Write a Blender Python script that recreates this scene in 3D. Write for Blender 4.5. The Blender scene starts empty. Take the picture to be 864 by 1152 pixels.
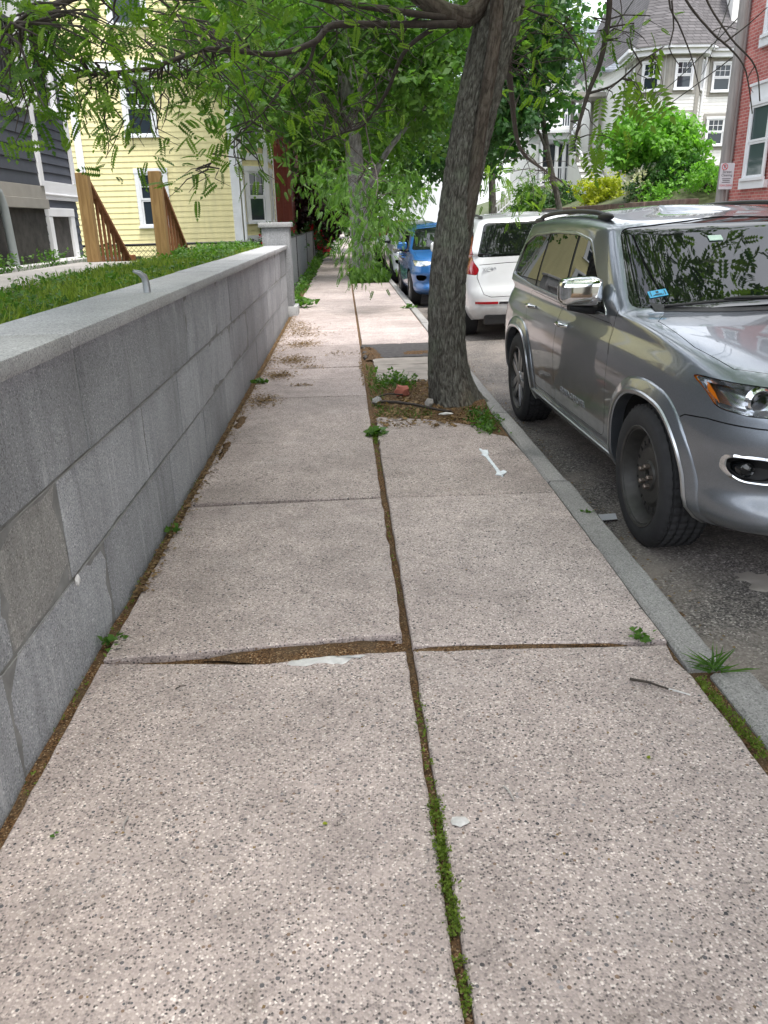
import bpy, bmesh, math, random
import numpy as np
from mathutils import Vector, Matrix, noise
from mathutils.bvhtree import BVHTree
R = math.radians
random.seed(7)
rng = np.random.default_rng(11)
scene = bpy.context.scene
COL = scene.collection
ROAD = -0.165

# ------------------------------------------------------------------ helpers
def tag(o, label=None, cat=None, group=None, kind=None):
    if label: o['label'] = label
    if cat: o['category'] = cat
    if group: o['group'] = group
    if kind: o['kind'] = kind
    return o

def thing(name, label, cat, loc=(0, 0, 0), rz=0, group=None):
    o = bpy.data.objects.new(name, None)
    o.empty_display_size = 0.2
    COL.objects.link(o)
    o.location = loc
    o.rotation_euler = (0, 0, rz)
    return tag(o, label, cat, group)

def root_loc(o):
    v = Vector((0, 0, 0))
    while o is not None:
        v += o.location
        o = o.parent
    return v

def link_mesh(name, me, mat=None, parent=None):
    o = bpy.data.objects.new(name, me)
    COL.objects.link(o)
    if mat is not None:
        me.materials.clear()
        me.materials.append(mat)
    if parent is not None:
        o.parent = parent
    return o

class MB:
    """collects shapes, then links them as ONE mesh object"""
    def __init__(s):
        s.v = []; s.f = []
    def add(s, vs, fs):
        n = len(s.v)
        s.v += [tuple(v) for v in vs]
        s.f += [tuple(i + n for i in f) for f in fs]
        return s
    def box(s, x0, x1, y0, y1, z0, z1):
        x0, x1 = sorted((x0, x1)); y0, y1 = sorted((y0, y1)); z0, z1 = sorted((z0, z1))
        return s.add([(x0, y0, z0), (x1, y0, z0), (x1, y1, z0), (x0, y1, z0), (x0, y0, z1), (x1, y0, z1), (x1, y1, z1), (x0, y1, z1)],
                     [(0, 3, 2, 1), (4, 5, 6, 7), (0, 1, 5, 4), (1, 2, 6, 5), (2, 3, 7, 6), (3, 0, 4, 7)])
    def obox(s, c, size, M=None):
        hx, hy, hz = [a / 2 for a in size]
        vs = [Vector((x, y, z)) for z in (-hz, hz) for x, y in ((-hx, -hy), (hx, -hy), (hx, hy), (-hx, hy))]
        if M is not None: vs = [M @ v for v in vs]
        vs = [v + Vector(c) for v in vs]
        return s.add(vs, [(0, 3, 2, 1), (4, 5, 6, 7), (0, 1, 5, 4), (1, 2, 6, 5), (2, 3, 7, 6), (3, 0, 4, 7)])
    def beam(s, a, b, w, h, up=(0, 0, 1)):
        a = Vector(a); b = Vector(b); d = (b - a); L = d.length; d.normalize()
        u = Vector(up); x = d.cross(u)
        if x.length < 1e-4: x = d.cross(Vector((1, 0, 0)))
        x.normalize(); u = x.cross(d)
        M = Matrix((x, d, u)).transposed()
        return s.obox((a + b) / 2, (w, L, h), M)
    def tube(s, pts, r, n=8, cap=True):
        pts = [Vector(p) for p in pts]
        rs = r if hasattr(r, '__len__') else [r] * len(pts)
        vs = []; fs = []
        t0 = (pts[1] - pts[0]).normalized()
        ref = Vector((0, 0, 1)) if abs(t0.z) < .9 else Vector((1, 0, 0))
        u = t0.cross(ref).normalized()
        for i, p in enumerate(pts):
            t = (pts[min(i + 1, len(pts) - 1)] - pts[max(i - 1, 0)]).normalized()
            u = (u - t * u.dot(t)).normalized(); w = t.cross(u)
            for k in range(n):
                a = 2 * math.pi * k / n
                vs.append(p + (u * math.cos(a) + w * math.sin(a)) * rs[i])
        for i in range(len(pts) - 1):
            for k in range(n):
                k2 = (k + 1) % n
                fs.append((i * n + k, i * n + k2, (i + 1) * n + k2, (i + 1) * n + k))
        if cap:
            fs.append(tuple(range(n))[::-1]); fs.append(tuple((len(pts) - 1) * n + k for k in range(n)))
        return s.add(vs, fs)
    def prism(s, poly, axis, a, b):
        """poly of 2D points; axis 0: (y,z) along x; 1: (x,z) along y; 2: (x,y) along z"""
        def P(p, t):
            return {0: (t, p[0], p[1]), 1: (p[0], t, p[1]), 2: (p[0], p[1], t)}[axis]
        n = len(poly)
        ar = sum(poly[i][0] * poly[(i + 1) % n][1] - poly[(i + 1) % n][0] * poly[i][1] for i in range(n))
        if (ar < 0) != (axis == 1): poly = poly[::-1]
        if a > b: a, b = b, a
        vs = [P(p, a) for p in poly] + [P(p, b) for p in poly]
        fs = [tuple(range(n))[::-1], tuple(range(n, 2 * n))] + [(i, (i + 1) % n, n + (i + 1) % n, n + i) for i in range(n)]
        return s.add(vs, fs)
    def lathe(s, prof, c=(0, 0, 0), n=48, axis=0, closed=False, mod=None):
        """prof: (axial, radius) list"""
        vs = []; fs = []; m = len(prof)
        for k in range(n):
            a = 2 * math.pi * k / n
            for j, (t, r) in enumerate(prof):
                if mod: t, r = mod(k, j, t, r)
                p = {0: (t, r * math.cos(a), r * math.sin(a)), 1: (r * math.cos(a), t, r * math.sin(a)), 2: (r * math.cos(a), r * math.sin(a), t)}[axis]
                vs.append((p[0] + c[0], p[1] + c[1], p[2] + c[2]))
        for k in range(n):
            k2 = (k + 1) % n
            for j in range(m - 1 + (1 if closed else 0)):
                j2 = (j + 1) % m
                fs.append((k * m + j, k * m + j2, k2 * m + j2, k2 * m + j))
        return s.add(vs, fs)
    def blob(s, c, r, seed=0, amp=.25, sub=2):
        bm = bmesh.new(); bmesh.ops.create_icosphere(bm, subdivisions=sub, radius=1)
        vs = []
        for v in bm.verts:
            k = 1 + amp * noise.noise(v.co * 1.7 + Vector((seed * 3.1, seed * 1.3, 0)))
            vs.append((c[0] + v.co.x * r[0] * k, c[1] + v.co.y * r[1] * k, c[2] + v.co.z * r[2] * k))
        fs = [tuple(v.index for v in f.verts) for f in bm.faces]
        bm.free()
        return s.add(vs, fs)
    def build(s, name, mat, parent=None, smooth=None, bevel=0, seg=2, world=False, recalc=False):
        off = Vector((0, 0, 0))
        if world and parent is not None: off = root_loc(parent)
        me = bpy.data.meshes.new(name)
        me.from_pydata([(v[0] - off.x, v[1] - off.y, v[2] - off.z) for v in s.v], [], s.f)
        if bevel or recalc:
            bm = bmesh.new(); bm.from_mesh(me)
            if recalc: bmesh.ops.recalc_face_normals(bm, faces=bm.faces)
            if bevel:
                es = [e for e in bm.edges if len(e.link_faces) == 2 and e.calc_face_angle(0) > R(30)]
                bmesh.ops.bevel(bm, geom=es, offset=bevel, segments=seg, affect='EDGES', profile=.5, clamp_overlap=True)
            bm.to_mesh(me); bm.free()
        if smooth is not None:
            me.polygons.foreach_set('use_smooth', [True] * len(me.polygons))
            if smooth < 179: me.set_sharp_from_angle(angle=R(smooth))
        me.update()
        return link_mesh(name, me, mat, parent)

def raw_mesh(name, V, F, mat, parent=None, world=False, smooth=False, attr=None):
    """numpy verts (n,3), quads (m,4)"""
    if world and parent is not None:
        V = V - np.array(root_loc(parent))
    k = F.shape[1]
    me = bpy.data.meshes.new(name)
    me.vertices.add(len(V)); me.vertices.foreach_set('co', V.astype(np.float32).ravel())
    me.loops.add(F.size); me.loops.foreach_set('vertex_index', F.astype(np.int32).ravel())
    me.polygons.add(len(F)); me.polygons.foreach_set('loop_start', np.arange(0, F.size, k, dtype=np.int32))
    me.polygons.foreach_set('loop_total', np.full(len(F), k, dtype=np.int32))
    if smooth: me.polygons.foreach_set('use_smooth', np.ones(len(F), dtype=bool))
    if attr is not None:
        a = me.attributes.new('tone', 'FLOAT', 'FACE'); a.data.foreach_set('value', attr.astype(np.float32))
    me.update(calc_edges=True); me.validate()
    return link_mesh(name, me, mat, parent)

# ------------------------------------------------------------------ materials
class NT:
    def __init__(s, name):
        s.m = bpy.data.materials.new(name); s.m.use_nodes = True
        s.t = s.m.node_tree; s.n = s.t.nodes; s.l = s.t.links
        s.p = s.n['Principled BSDF']; s.out = s.n['Material Output']
        s.geo = None
    def node(s, ty, ins=None, **kw):
        n = s.n.new(ty)
        for k, v in kw.items(): setattr(n, k, v)
        for k, v in (ins or {}).items(): s.set(n.inputs[k], v)
        return n
    def set(s, sock, v):
        if hasattr(v, 'is_output'): s.l.new(v, sock)
        else:
            if isinstance(v, (tuple, list)) and len(v) == 3 and sock.type == 'RGBA': v = (*v, 1)
            sock.default_value = v
    def P(s, **kw):
        names = dict(col='Base Color', rough='Roughness', metal='Metallic', spec='Specular IOR Level', coat='Coat Weight', crough='Coat Roughness', normal='Normal', ior='IOR', trans='Transmission Weight', alpha='Alpha', sheen='Sheen Weight', emis='Emission Color', estr='Emission Strength')
        for k, v in kw.items(): s.set(s.p.inputs[names[k]], v)
    def pos(s, scale=(1, 1, 1), rot=(0, 0, 0), obj=True):
        tc = s.node('ShaderNodeTexCoord')
        mp = s.node('ShaderNodeMapping', {'Vector': tc.outputs['Object'], 'Scale': scale, 'Rotation': rot})
        return mp.outputs[0]
    def noise(s, vec, scale, detail=4, rough=.55, dist=0):
        return s.node('ShaderNodeTexNoise', {'Vector': vec, 'Scale': scale, 'Detail': detail, 'Roughness': rough, 'Distortion': dist}).outputs['Fac']
    def voro(s, vec, scale, feature='F1', rnd=1):
        return s.node('ShaderNodeTexVoronoi', {'Vector': vec, 'Scale': scale, 'Randomness': rnd}, feature=feature)
    def ramp(s, fac, stops, interp='LINEAR'):
        n = s.node('ShaderNodeValToRGB', {'Fac': fac}); cr = n.color_ramp; cr.interpolation = interp
        while len(cr.elements) < len(stops): cr.elements.new(.5)
        for e, (p, c) in zip(cr.elements, stops):
            e.position = p; e.color = (*c, 1) if hasattr(c, '__len__') else (c, c, c, 1)
        return n.outputs['Color']
    def mix(s, fac, a, b, mode='MIX'):
        n = s.node('ShaderNodeMix', data_type='RGBA', blend_type=mode)
        s.set(n.inputs[0], fac); s.set(n.inputs[6], a); s.set(n.inputs[7], b)
        return n.outputs[2]
    def math(s, op, a, b=0.0, c=0.0):
        n = s.node('ShaderNodeMath', operation=op); s.set(n.inputs[0], a); s.set(n.inputs[1], b); s.set(n.inputs[2], c)
        return n.outputs[0]
    def mr(s, v, a, b, c=0., d=1.):
        return s.node('ShaderNodeMapRange', {0: v, 1: a, 2: b, 3: c, 4: d}).outputs[0]
    def bump(s, h, strength=.3, dist=.01, normal=None):
        n = s.node('ShaderNodeBump', {'Strength': strength, 'Distance': dist, 'Height': h})
        if normal is not None: s.set(n.inputs['Normal'], normal)
        return n.outputs[0]

def sc(c, k): return tuple(min(1, a * k) for a in c)

def M_plain(name, col, rough=.6, metal=0, var=.15, scale=6, bump=0, bscale=60, spec=.5, coat=0, stretch=(1, 1, 1), dirt=0):
    t = NT(name); v = t.pos(stretch)
    c = t.ramp(t.noise(v, scale, 5), [(.3, sc(col, 1 - var)), (.7, sc(col, 1 + var))])
    if dirt:
        d = t.mr(t.noise(v, scale * .6, 6, .65, .4), .5, .75)
        c = t.mix(t.math('MULTIPLY', d, dirt), c, sc(col, .45))
    t.P(col=c, rough=rough, metal=metal, spec=spec, coat=coat)
    if bump: t.P(normal=t.bump(t.noise(v, bscale, 5), bump, .004))
    return t.m

def M_glass(name, col=(.008, .009, .01), rough=.02, ior=1.6):
    t = NT(name)
    t.P(col=col, rough=rough, ior=ior, spec=.6)
    return t.m

def M_concrete():
    t = NT('sidewalk_aggregate'); v = t.pos()
    wv = t.node('ShaderNodeVectorMath', {0: v, 1: (1, 1, 1)}, operation='MULTIPLY').outputs[0]
    v1 = t.voro(wv, 165)
    r = t.node('ShaderNodeSeparateColor', {0: v1.outputs['Color']})
    base = t.ramp(r.outputs[0], [(0, (.06, .056, .058)), (.09, (.23, .20, .195)), (.24, (.38, .325, .31)), (.5, (.48, .41, .385)), (.74, (.58, .50, .47)), (.92, (.80, .73, .69))], 'CONSTANT')
    cement = t.mix(t.mr(v1.outputs['Distance'], .25, .95), base, (.42, .36, .34))
    # bigger dark pebbles
    v2 = t.voro(wv, 62); r2 = t.node('ShaderNodeSeparateColor', {0: v2.outputs['Color']})
    isd = t.math('MULTIPLY', t.math('LESS_THAN', r2.outputs[0], .24), t.math('LESS_THAN', v2.outputs['Distance'], t.mr(r2.outputs[1], 0, 1, .12, .36)))
    peb = t.ramp(r2.outputs[2], [(0, (.045, .047, .055)), (.5, (.11, .11, .12)), (.8, (.22, .15, .11)), (.92, (.3, .29, .3))], 'CONSTANT')
    c = t.mix(isd, cement, peb)
    # worn, dirtier areas
    big = t.noise(v, .9, 6, .6, .3)
    c = t.mix(t.mr(big, .44, .70, 0, .5), c, (.21, .178, .168))
    at = t.node('ShaderNodeAttribute', attribute_name='tone')
    c = t.mix(1.0, c, t.ramp(at.outputs['Fac'], [(0, (.87, .855, .84)), (.5, (.99, .975, .965)), (1, (1.08, 1.065, 1.06))]), 'MULTIPLY')
    st = t.noise(t.pos((1, 1, 1)), 2.6, 7, .7, 1.2)
    c = t.mix(t.mr(st, .60, .72, 0, .45), c, (.17, .14, .12))
    cr = t.node('ShaderNodeTexVoronoi', {'Vector': t.node('ShaderNodeVectorMath', {0: v, 1: t.node('ShaderNodeTexNoise', {'Vector': v, 'Scale': 2.5, 'Detail': 6}).outputs['Color']}, operation='ADD').outputs[0], 'Scale': .55}, feature='DISTANCE_TO_EDGE')
    ck = t.math('MULTIPLY', t.math('LESS_THAN', cr.outputs['Distance'], .0022), t.mr(t.noise(v, .8, 3), .52, .56))
    c = t.mix(t.math('MULTIPLY', ck, .65), c, (.10, .085, .075))
    fine = t.noise(v, 5, 6, .65)
    c = t.mix(1.0, c, t.ramp(fine, [(.3, .80), (.7, 1.08)]), 'MULTIPLY')
    pale = t.noise(v, 2.3, 4, .5)
    c = t.mix(t.mr(pale, .58, .75, 0, .25), c, (.52, .465, .45))
    h = t.math('ADD', t.mr(v1.outputs['Distance'], 0, .8, 1, 0), t.math('MULTIPLY', t.noise(v, 25, 5), .8))
    t.P(col=c, rough=.86, spec=.35, normal=t.bump(h, .5, .003))
    return t.m

def M_granite(name, dark, mid, light, streak=.4, attr=False, bumpk=.5):
    t = NT(name); v = t.pos()
    g = t.voro(v, 210); r = t.node('ShaderNodeSeparateColor', {0: g.outputs['Color']})
    n1 = t.noise(v, 95, 4, .7)
    k = t.math('ADD', t.math('MULTIPLY', r.outputs[0], .55), t.math('MULTIPLY', n1, .5))
    c = t.ramp(k, [(.2, dark), (.48, mid), (.72, mid), (.9, light)])
    vs = t.pos((7, 7, .55))
    st = t.noise(vs, 1.6, 6, .6, .2)
    c = t.mix(t.mr(st, .5, .72, 0, streak), c, sc(dark, .75))
    c = t.mix(t.mr(t.noise(t.pos((9, 9, .8)), 2.3, 6, .7), .57, .75, 0, streak * 1.1), c, light)
    bg = t.noise(v, 1.4, 5, .6)
    c = t.mix(1.0, c, t.ramp(bg, [(.3, .78), (.7, 1.15)]), 'MULTIPLY')
    if attr:
        a = t.node('ShaderNodeAttribute', attribute_name='tone')
        c = t.mix(1.0, c, t.ramp(a.outputs['Fac'], [(0, .82), (1, 1.15)]), 'MULTIPLY')
    h = t.math('ADD', n1, t.math('MULTIPLY', t.noise(v, 18, 6, .65), 1.2))
    t.P(col=c, rough=.8, spec=.4, normal=t.bump(h, bumpk, .006))
    return t.m

def M_asphalt():
    t = NT('asphalt'); v = t.pos()
    g = t.voro(v, 120); r = t.node('ShaderNodeSeparateColor', {0: g.outputs['Color']})
    c = t.ramp(r.outputs[0], [(0, (.06, .055, .052)), (.35, (.15, .135, .126)), (.75, (.23, .21, .195)), (.94, (.40, .37, .34))], 'CONSTANT')
    c = t.mix(t.mr(t.noise(v, 1.1, 6, .65, .5), .40, .66, 0, .8), c, (.28, .245, .215))
    c = t.mix(t.mr(t.noise(v, 3.1, 6, .6, .3), .56, .7, 0, .7), c, (.085, .078, .074))
    h = t.math('ADD', g.outputs['Distance'], t.noise(v, 14, 5))
    t.P(col=c, rough=.85, spec=.35, normal=t.bump(h, .6, .006))
    return t.m

def M_dirt():
    t = NT('dirt'); v = t.pos()
    g = t.voro(v, 190); r = t.node('ShaderNodeSeparateColor', {0: g.outputs['Color']})
    c = t.ramp(r.outputs[0], [(0, (.055, .032, .018)), (.35, (.12, .068, .034)), (.7, (.19, .112, .058)), (.93, (.33, .24, .15))], 'CONSTANT')
    c = t.mix(t.mr(t.noise(v, 9, 5), .4, .65, 0, .6), c, (.10, .075, .05))
    t.P(col=c, rough=.95, spec=.1, normal=t.bump(t.noise(v, 70, 5), .8, .01))
    return t.m

def M_bark(name, a, b, c3):
    t = NT(name); v = t.pos((1, 1, .45))
    n1 = t.noise(v, 30, 8, .7, .8)
    n2 = t.noise(t.pos((1, 1, .5)), 70, 5, .6)
    at = t.node('ShaderNodeAttribute', attribute_name='furrow')
    c = t.ramp(n1, [(.3, a), (.46, b), (.66, c3)])
    c = t.mix(t.mr(t.noise(t.pos(), 3.3, 5, .6), .5, .68, 0, .55), c, sc((c3[0] * .92, c3[1] * 1.08, c3[2] * .9), .95))
    c = t.mix(t.mr(t.noise(t.pos((1, 1, .4)), 2.2, 4), .58, .7, 0, .5), c, (b[0] * 1.35, b[1] * .85, b[2] * .65))
    c = t.mix(at.outputs['Fac'], c, sc(a, .55))  # cavity shade mixed into the bark colour by furrow depth
    h = t.math('ADD', n1, t.math('MULTIPLY', n2, .4))
    t.P(col=c, rough=.92, spec=.2, normal=t.bump(h, .8, .010))
    return t.m

def M_leaf(name, a, b, trans=.45, rough=.45):
    """two-tone leaves: colour differs per leaf, light passes through"""
    t = NT(name)
    at = t.node('ShaderNodeAttribute', attribute_name='tone')
    c = t.ramp(at.outputs['Fac'], [(0, a), (1, b)])
    t.P(col=c, rough=rough, spec=.35)
    tr = t.node('ShaderNodeBsdfTranslucent', {'Color': t.mix(1.0, c, (1.5, 1.7, .7), 'MULTIPLY')})
    mx = t.node('ShaderNodeMixShader', {0: trans, 1: t.p.outputs[0], 2: tr.outputs[0]})
    t.l.new(mx.outputs[0], t.out.inputs[0])
    return t.m

def M_paint(name, col, metal=.0, rough=.35, flake=0):
    t = NT(name)
    c = col
    if flake:
        v = t.voro(t.pos(), 900); r = t.node('ShaderNodeSeparateColor', {0: v.outputs['Color']})
        c = t.ramp(r.outputs[0], [(0, sc(col, 1 - flake)), (1, sc(col, 1 + flake))])
    # thin film of road dust, thicker low on the body
    v = t.pos(); z = t.node('ShaderNodeSeparateXYZ', {0: v}).outputs[2]
    d = t.math('MULTIPLY', t.mr(z, .25, .8, .5, .03), t.mr(t.noise(v, 6, 6, .6), .35, .7))
    c = t.mix(d, c, (.20, .185, .165))
    t.P(col=c, metal=metal, rough=t.mr(d, 0, .4, rough, .6), coat=1.0, crough=t.mr(t.noise(v, 9, 5), .3, .7, .015, .05))
    return t.m

def M_siding(name, col, var=.1):
    t = NT(name)
    v = t.pos((1, 1, 1)); st = t.pos((3, 3, .5))
    c = t.ramp(t.noise(st, 2.2, 6, .6), [(.3, sc(col, 1 - var)), (.7, sc(col, 1 + var * .6))])
    c = t.mix(t.mr(t.noise(v, 1.1, 5), .55, .75, 0, .15), c, sc(col, .7))
    t.P(col=c, rough=.6, spec=.35)
    return t.m

def M_brick(name):
    t = NT(name); tc = t.node('ShaderNodeTexCoord')
    sx = t.node('ShaderNodeSeparateXYZ', {0: tc.outputs['Object']})
    cv = t.node('ShaderNodeCombineXYZ', {0: t.math('ADD', sx.outputs[0], sx.outputs[1]), 1: sx.outputs[2]})
    b = t.node('ShaderNodeTexBrick', {'Vector': cv.outputs[0], 'Color1': (.40, .11, .10, 1), 'Color2': (.52, .19, .165, 1), 'Mortar': (.50, .36, .33, 1), 'Scale': 1.0, 'Mortar Size': .008, 'Brick Width': .21, 'Row Height': .072, 'Bias': -.1})
    c = t.mix(1.0, b.outputs['Color'], t.ramp(t.noise(t.pos(), 2, 5), [(.3, .82), (.7, 1.1)]), 'MULTIPLY')
    t.P(col=c, rough=.85, spec=.2, normal=t.bump(t.math('SUBTRACT', 1.0, b.outputs['Fac']), .5, .008))
    return t.m

def M_wood(name, a, b):
    t = NT(name); v = t.pos((9, 9, .8))
    c = t.ramp(t.noise(v, 3, 7, .65, .8), [(.3, a), (.7, b)])
    k = t.voro(t.pos((1, 1, .5)), 7)
    c = t.mix(t.mr(k.outputs['Distance'], .03, .08, .7, 0), c, sc(a, .35))
    t.P(col=c, rough=.75, spec=.25, normal=t.bump(t.noise(v, 9, 5), .3, .004))
    return t.m

def M_shingle(name, a, b):
    t = NT(name); tc = t.node('ShaderNodeTexCoord')
    sx = t.node('ShaderNodeSeparateXYZ', {0: tc.outputs['Object']})
    cv = t.node('ShaderNodeCombineXYZ', {0: t.math('ADD', sx.outputs[0], t.math('MULTIPLY', sx.outputs[1], .8)), 1: sx.outputs[2]})
    br = t.node('ShaderNodeTexBrick', {'Vector': cv.outputs[0], 'Color1': (*a, 1), 'Color2': (*b, 1), 'Mortar': (*sc(a, .5), 1), 'Scale': 1.0, 'Mortar Size': .012, 'Brick Width': .3, 'Row Height': .13})
    t.P(col=br.outputs['Color'], rough=.9, spec=.2, normal=t.bump(br.outputs['Fac'], .4, .01))
    return t.m

MT = {}
MT['walk'] = M_concrete()
MT['granite'] = M_granite('wall_granite', (.14, .146, .156), (.325, .335, .352), (.70, .705, .72), .36, attr=True, bumpk=.8)
MT['granite_brown'] = M_granite('weathered_granite', (.15, .146, .14), (.305, .30, .288), (.64, .62, .59), .3, bumpk=1.2)
MT['cap'] = M_granite('cap_granite', (.17, .17, .175), (.38, .385, .39), (.66, .66, .66), .15, bumpk=.35)
MT['curb'] = M_granite('curb_granite', (.15, .147, .145), (.32, .312, .305), (.58, .565, .55), .25, bumpk=1.1)
MT['mortar'] = M_plain('mortar', (.19, .19, .185), .9, var=.25, scale=14, bump=.5)
MT['asphalt'] = M_asphalt()
MT['dirt'] = M_dirt()
MT['patchmix'] = M_plain('dark_patch', (.065, .06, .06), .9, var=.35, scale=18, bump=.8, bscale=120)
MT['oldwalk'] = M_plain('old_concrete', (.30, .27, .24), .9, var=.2, scale=5, bump=.5, dirt=.5)
MT['path'] = M_plain('path_concrete', (.36, .34, .325), .88, var=.15, scale=3, bump=.4, dirt=.35)
MT['whitepatch'] = M_plain('white_mortar', (.56, .55, .54), .9, var=.28, scale=22, bump=.7)
MT['spray'] = M_plain('white_spray', (.66, .70, .74), .85, var=.18, scale=40)
MT['lawn'] = M_plain('lawn_soil', (.045, .055, .018), .95, var=.4, scale=9, bump=.6)
MT['hill'] = M_plain('hill_soil', (.07, .085, .035), .95, var=.35, scale=1.5, bump=.5)
MT['ground'] = M_plain('earth', (.09, .085, .06), .95, var=.3, scale=.5)
MT['bark'] = M_bark('bark', (.045, .04, .034), (.118, .11, .096), (.225, .222, .198))
MT['bark_pale'] = M_bark('bark_pale', (.13, .125, .12), (.24, .235, .225), (.36, .355, .34))
MT['bark_brown'] = M_bark('bark_brown', (.045, .035, .028), (.10, .08, .066), (.15, .13, .112))
MT['twig'] = M_plain('twig_bark', (.045, .036, .03), .9, var=.3, scale=30)
MT['leaf'] = M_leaf('locust_leaf', (.034, .095, .011), (.18, .29, .038), .5)
MT['leaf2'] = M_leaf('street_leaf', (.038, .10, .018), (.115, .215, .04), .5)
MT['leaf3'] = M_leaf('maple_leaf', (.028, .088, .034), (.075, .165, .05), .45)
MT['leaf_red'] = M_leaf('dark_red_leaf', (.018, .008, .010), (.05, .018, .02), .3)
MT['leaf_bright'] = M_leaf('bright_leaf', (.08, .22, .025), (.20, .42, .06), .4)
MT['leaf_yellow'] = M_leaf('yellow_leaf', (.20, .25, .02), (.40, .42, .03), .4)
MT['leaf_con'] = M_leaf('conifer_leaf', (.035, .12, .025), (.09, .22, .05), .3)
MT['leaf_hedge'] = M_leaf('hedge_leaf', (.028, .075, .025), (.07, .15, .045), .35)
MT['petal_red'] = M_leaf('red_petal', (.42, .01, .03), (.65, .04, .10), .3)
MT['petal_white'] = M_leaf('white_petal', (.6, .58, .55), (.85, .84, .82), .3)
MT['grass'] = M_leaf('grass_blade', (.07, .13, .015), (.26, .33, .06), .4, .6)
MT['weed'] = M_leaf('weed_leaf', (.04, .105, .016), (.10, .20, .035), .4)
MT['moss'] = M_leaf('moss_leaf', (.07, .12, .012), (.16, .22, .03), .3, .7)
MT['litter'] = M_leaf('dry_litter', (.10, .06, .03), (.28, .19, .10), .2, .9)
MT['yellow'] = M_siding('yellow_clapboard', (.82, .735, .40))
MT['gray'] = M_siding('slate_clapboard', (.055, .060, .075), .12)
MT['graylight'] = M_siding('slate_side_clapboard', (.075, .082, .105), .12)
MT['white'] = M_plain('white_trim', (.76, .77, .79), .5, var=.05, scale=3)
MT['whitewall'] = M_siding('white_clapboard', (.80, .79, .76), .05)
MT['taupe'] = M_plain('taupe_trim', (.30, .285, .255), .6, var=.08)
MT['stucco'] = M_plain('dark_foundation', (.045, .042, .038), .95, var=.45, scale=7, bump=.7, dirt=.6)
MT['brick'] = M_brick('red_brick')
MT['brownbrick'] = M_plain('brown_retaining_stone', (.20, .14, .115), .9, var=.35, scale=5, bump=.6)
MT['redbrown'] = M_siding('red_brown_board', (.15, .035, .03), .15)
MT['roof'] = M_shingle('gray_shingle', (.095, .09, .092), (.14, .132, .135))
MT['slate'] = M_shingle('blue_gray_shingle', (.15, .17, .20), (.22, .24, .27))
MT['pane'] = M_glass('window_pane', (.025, .035, .045), .03, 1.5)
MT['pane_teal'] = M_glass('curtained_pane', (.07, .10, .10), .05, 1.5)
MT['wood'] = M_wood('treated_lumber', (.20, .115, .045), (.36, .235, .10))
MT['wood_red'] = M_wood('stained_lumber', (.17, .07, .03), (.30, .14, .065))
MT['pole'] = M_plain('weathered_pole', (.24, .225, .215), .9, var=.25, scale=4, stretch=(6, 6, .4), bump=.4)
MT['black'] = M_plain('black_metal', (.02, .02, .022), .5, var=.1)
MT['wire'] = M_plain('wire_rubber', (.025, .025, .027), .6)
MT['galv'] = M_plain('galvanised_steel', (.42, .44, .46), .4, metal=.8, var=.15, scale=20)
MT['fence_gray'] = M_plain('fence_wire', (.36, .39, .43), .5, var=.1)
MT['drain'] = M_plain('painted_pipe', (.26, .285, .29), .5, var=.1)
MT['sign'] = M_plain('sign_white', (.58, .58, .62), .4, var=.04)
MT['ink'] = M_plain('sign_black', (.03, .03, .035), .5, var=0)
MT['signred'] = M_plain('sign_red', (.55, .04, .05), .5, var=0)
# vehicles
MT['paint_silver'] = M_paint('gray_metallic_paint', (.245, .27, .305), .85, .30, .2)
MT['paint_white'] = M_paint('white_paint', (.70, .72, .74), 0, .3)
MT['paint_blue'] = M_paint('blue_paint', (.02, .13, .38), .3, .3, .1)
MT['paint_red'] = M_paint('dark_red_paint', (.16, .02, .03), .2, .3)
MT['glass'] = M_glass('tinted_glass', (.006, .007, .008), .012, 1.6)
MT['plastic'] = M_plain('black_plastic', (.014, .014, .015), .5, var=.1)
MT['well'] = M_plain('wheel_well', (.008, .008, .008), .95, var=.1)
MT['rubber'] = M_plain('tyre_rubber', (.024, .024, .026), .78, var=.2, scale=14, bump=.2, bscale=90, dirt=0)
MT['chrome'] = M_plain('chrome', (.80, .81, .82), .06, metal=1, var=.02)
MT['satin'] = M_plain('satin_trim', (.50, .52, .54), .28, metal=1, var=.04)
MT['steel'] = M_plain('steel_rim', (.055, .053, .05), .5, metal=.4, var=.3, scale=18)
MT['rust'] = M_plain('rusty_nut', (.20, .165, .14), .5, metal=.7, var=.35, scale=60)
MT['alloy'] = M_plain('alloy_rim', (.38, .38, .39), .32, metal=.9, var=.1)
MT['amber'] = M_plain('amber_lens', (.85, .22, .01), .12, var=.08, coat=1)
MT['redlens'] = M_plain('red_lens', (.30, .006, .012), .12, var=.1, coat=1)
MT['bezel'] = M_plain('lamp_bezel', (.62, .64, .67), .15, metal=.9, var=.05)
MT['sticker'] = M_plain('blue_sticker', (.08, .42, .68), .4, var=.1, scale=60)
MT['tag'] = M_plain('pale_tag', (.45, .60, .52), .4, var=.05)
MT['badge'] = M_plain('badge_metal', (.52, .53, .55), .3, metal=.9, var=0)
def _lens():
    t = NT('clear_lens')
    fr = t.node('ShaderNodeFresnel', {'IOR': 1.5})
    tr = t.node('ShaderNodeBsdfTransparent', {'Color': (.94, .95, .96, 1)})
    gl = t.node('ShaderNodeBsdfGlossy', {'Roughness': .02})
    mx = t.node('ShaderNodeMixShader', {0: fr.outputs[0], 1: tr.outputs[0], 2: gl.outputs[0]})
    t.l.new(mx.outputs[0], t.out.inputs[0])
    return t.m
MT['lens'] = _lens()

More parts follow.
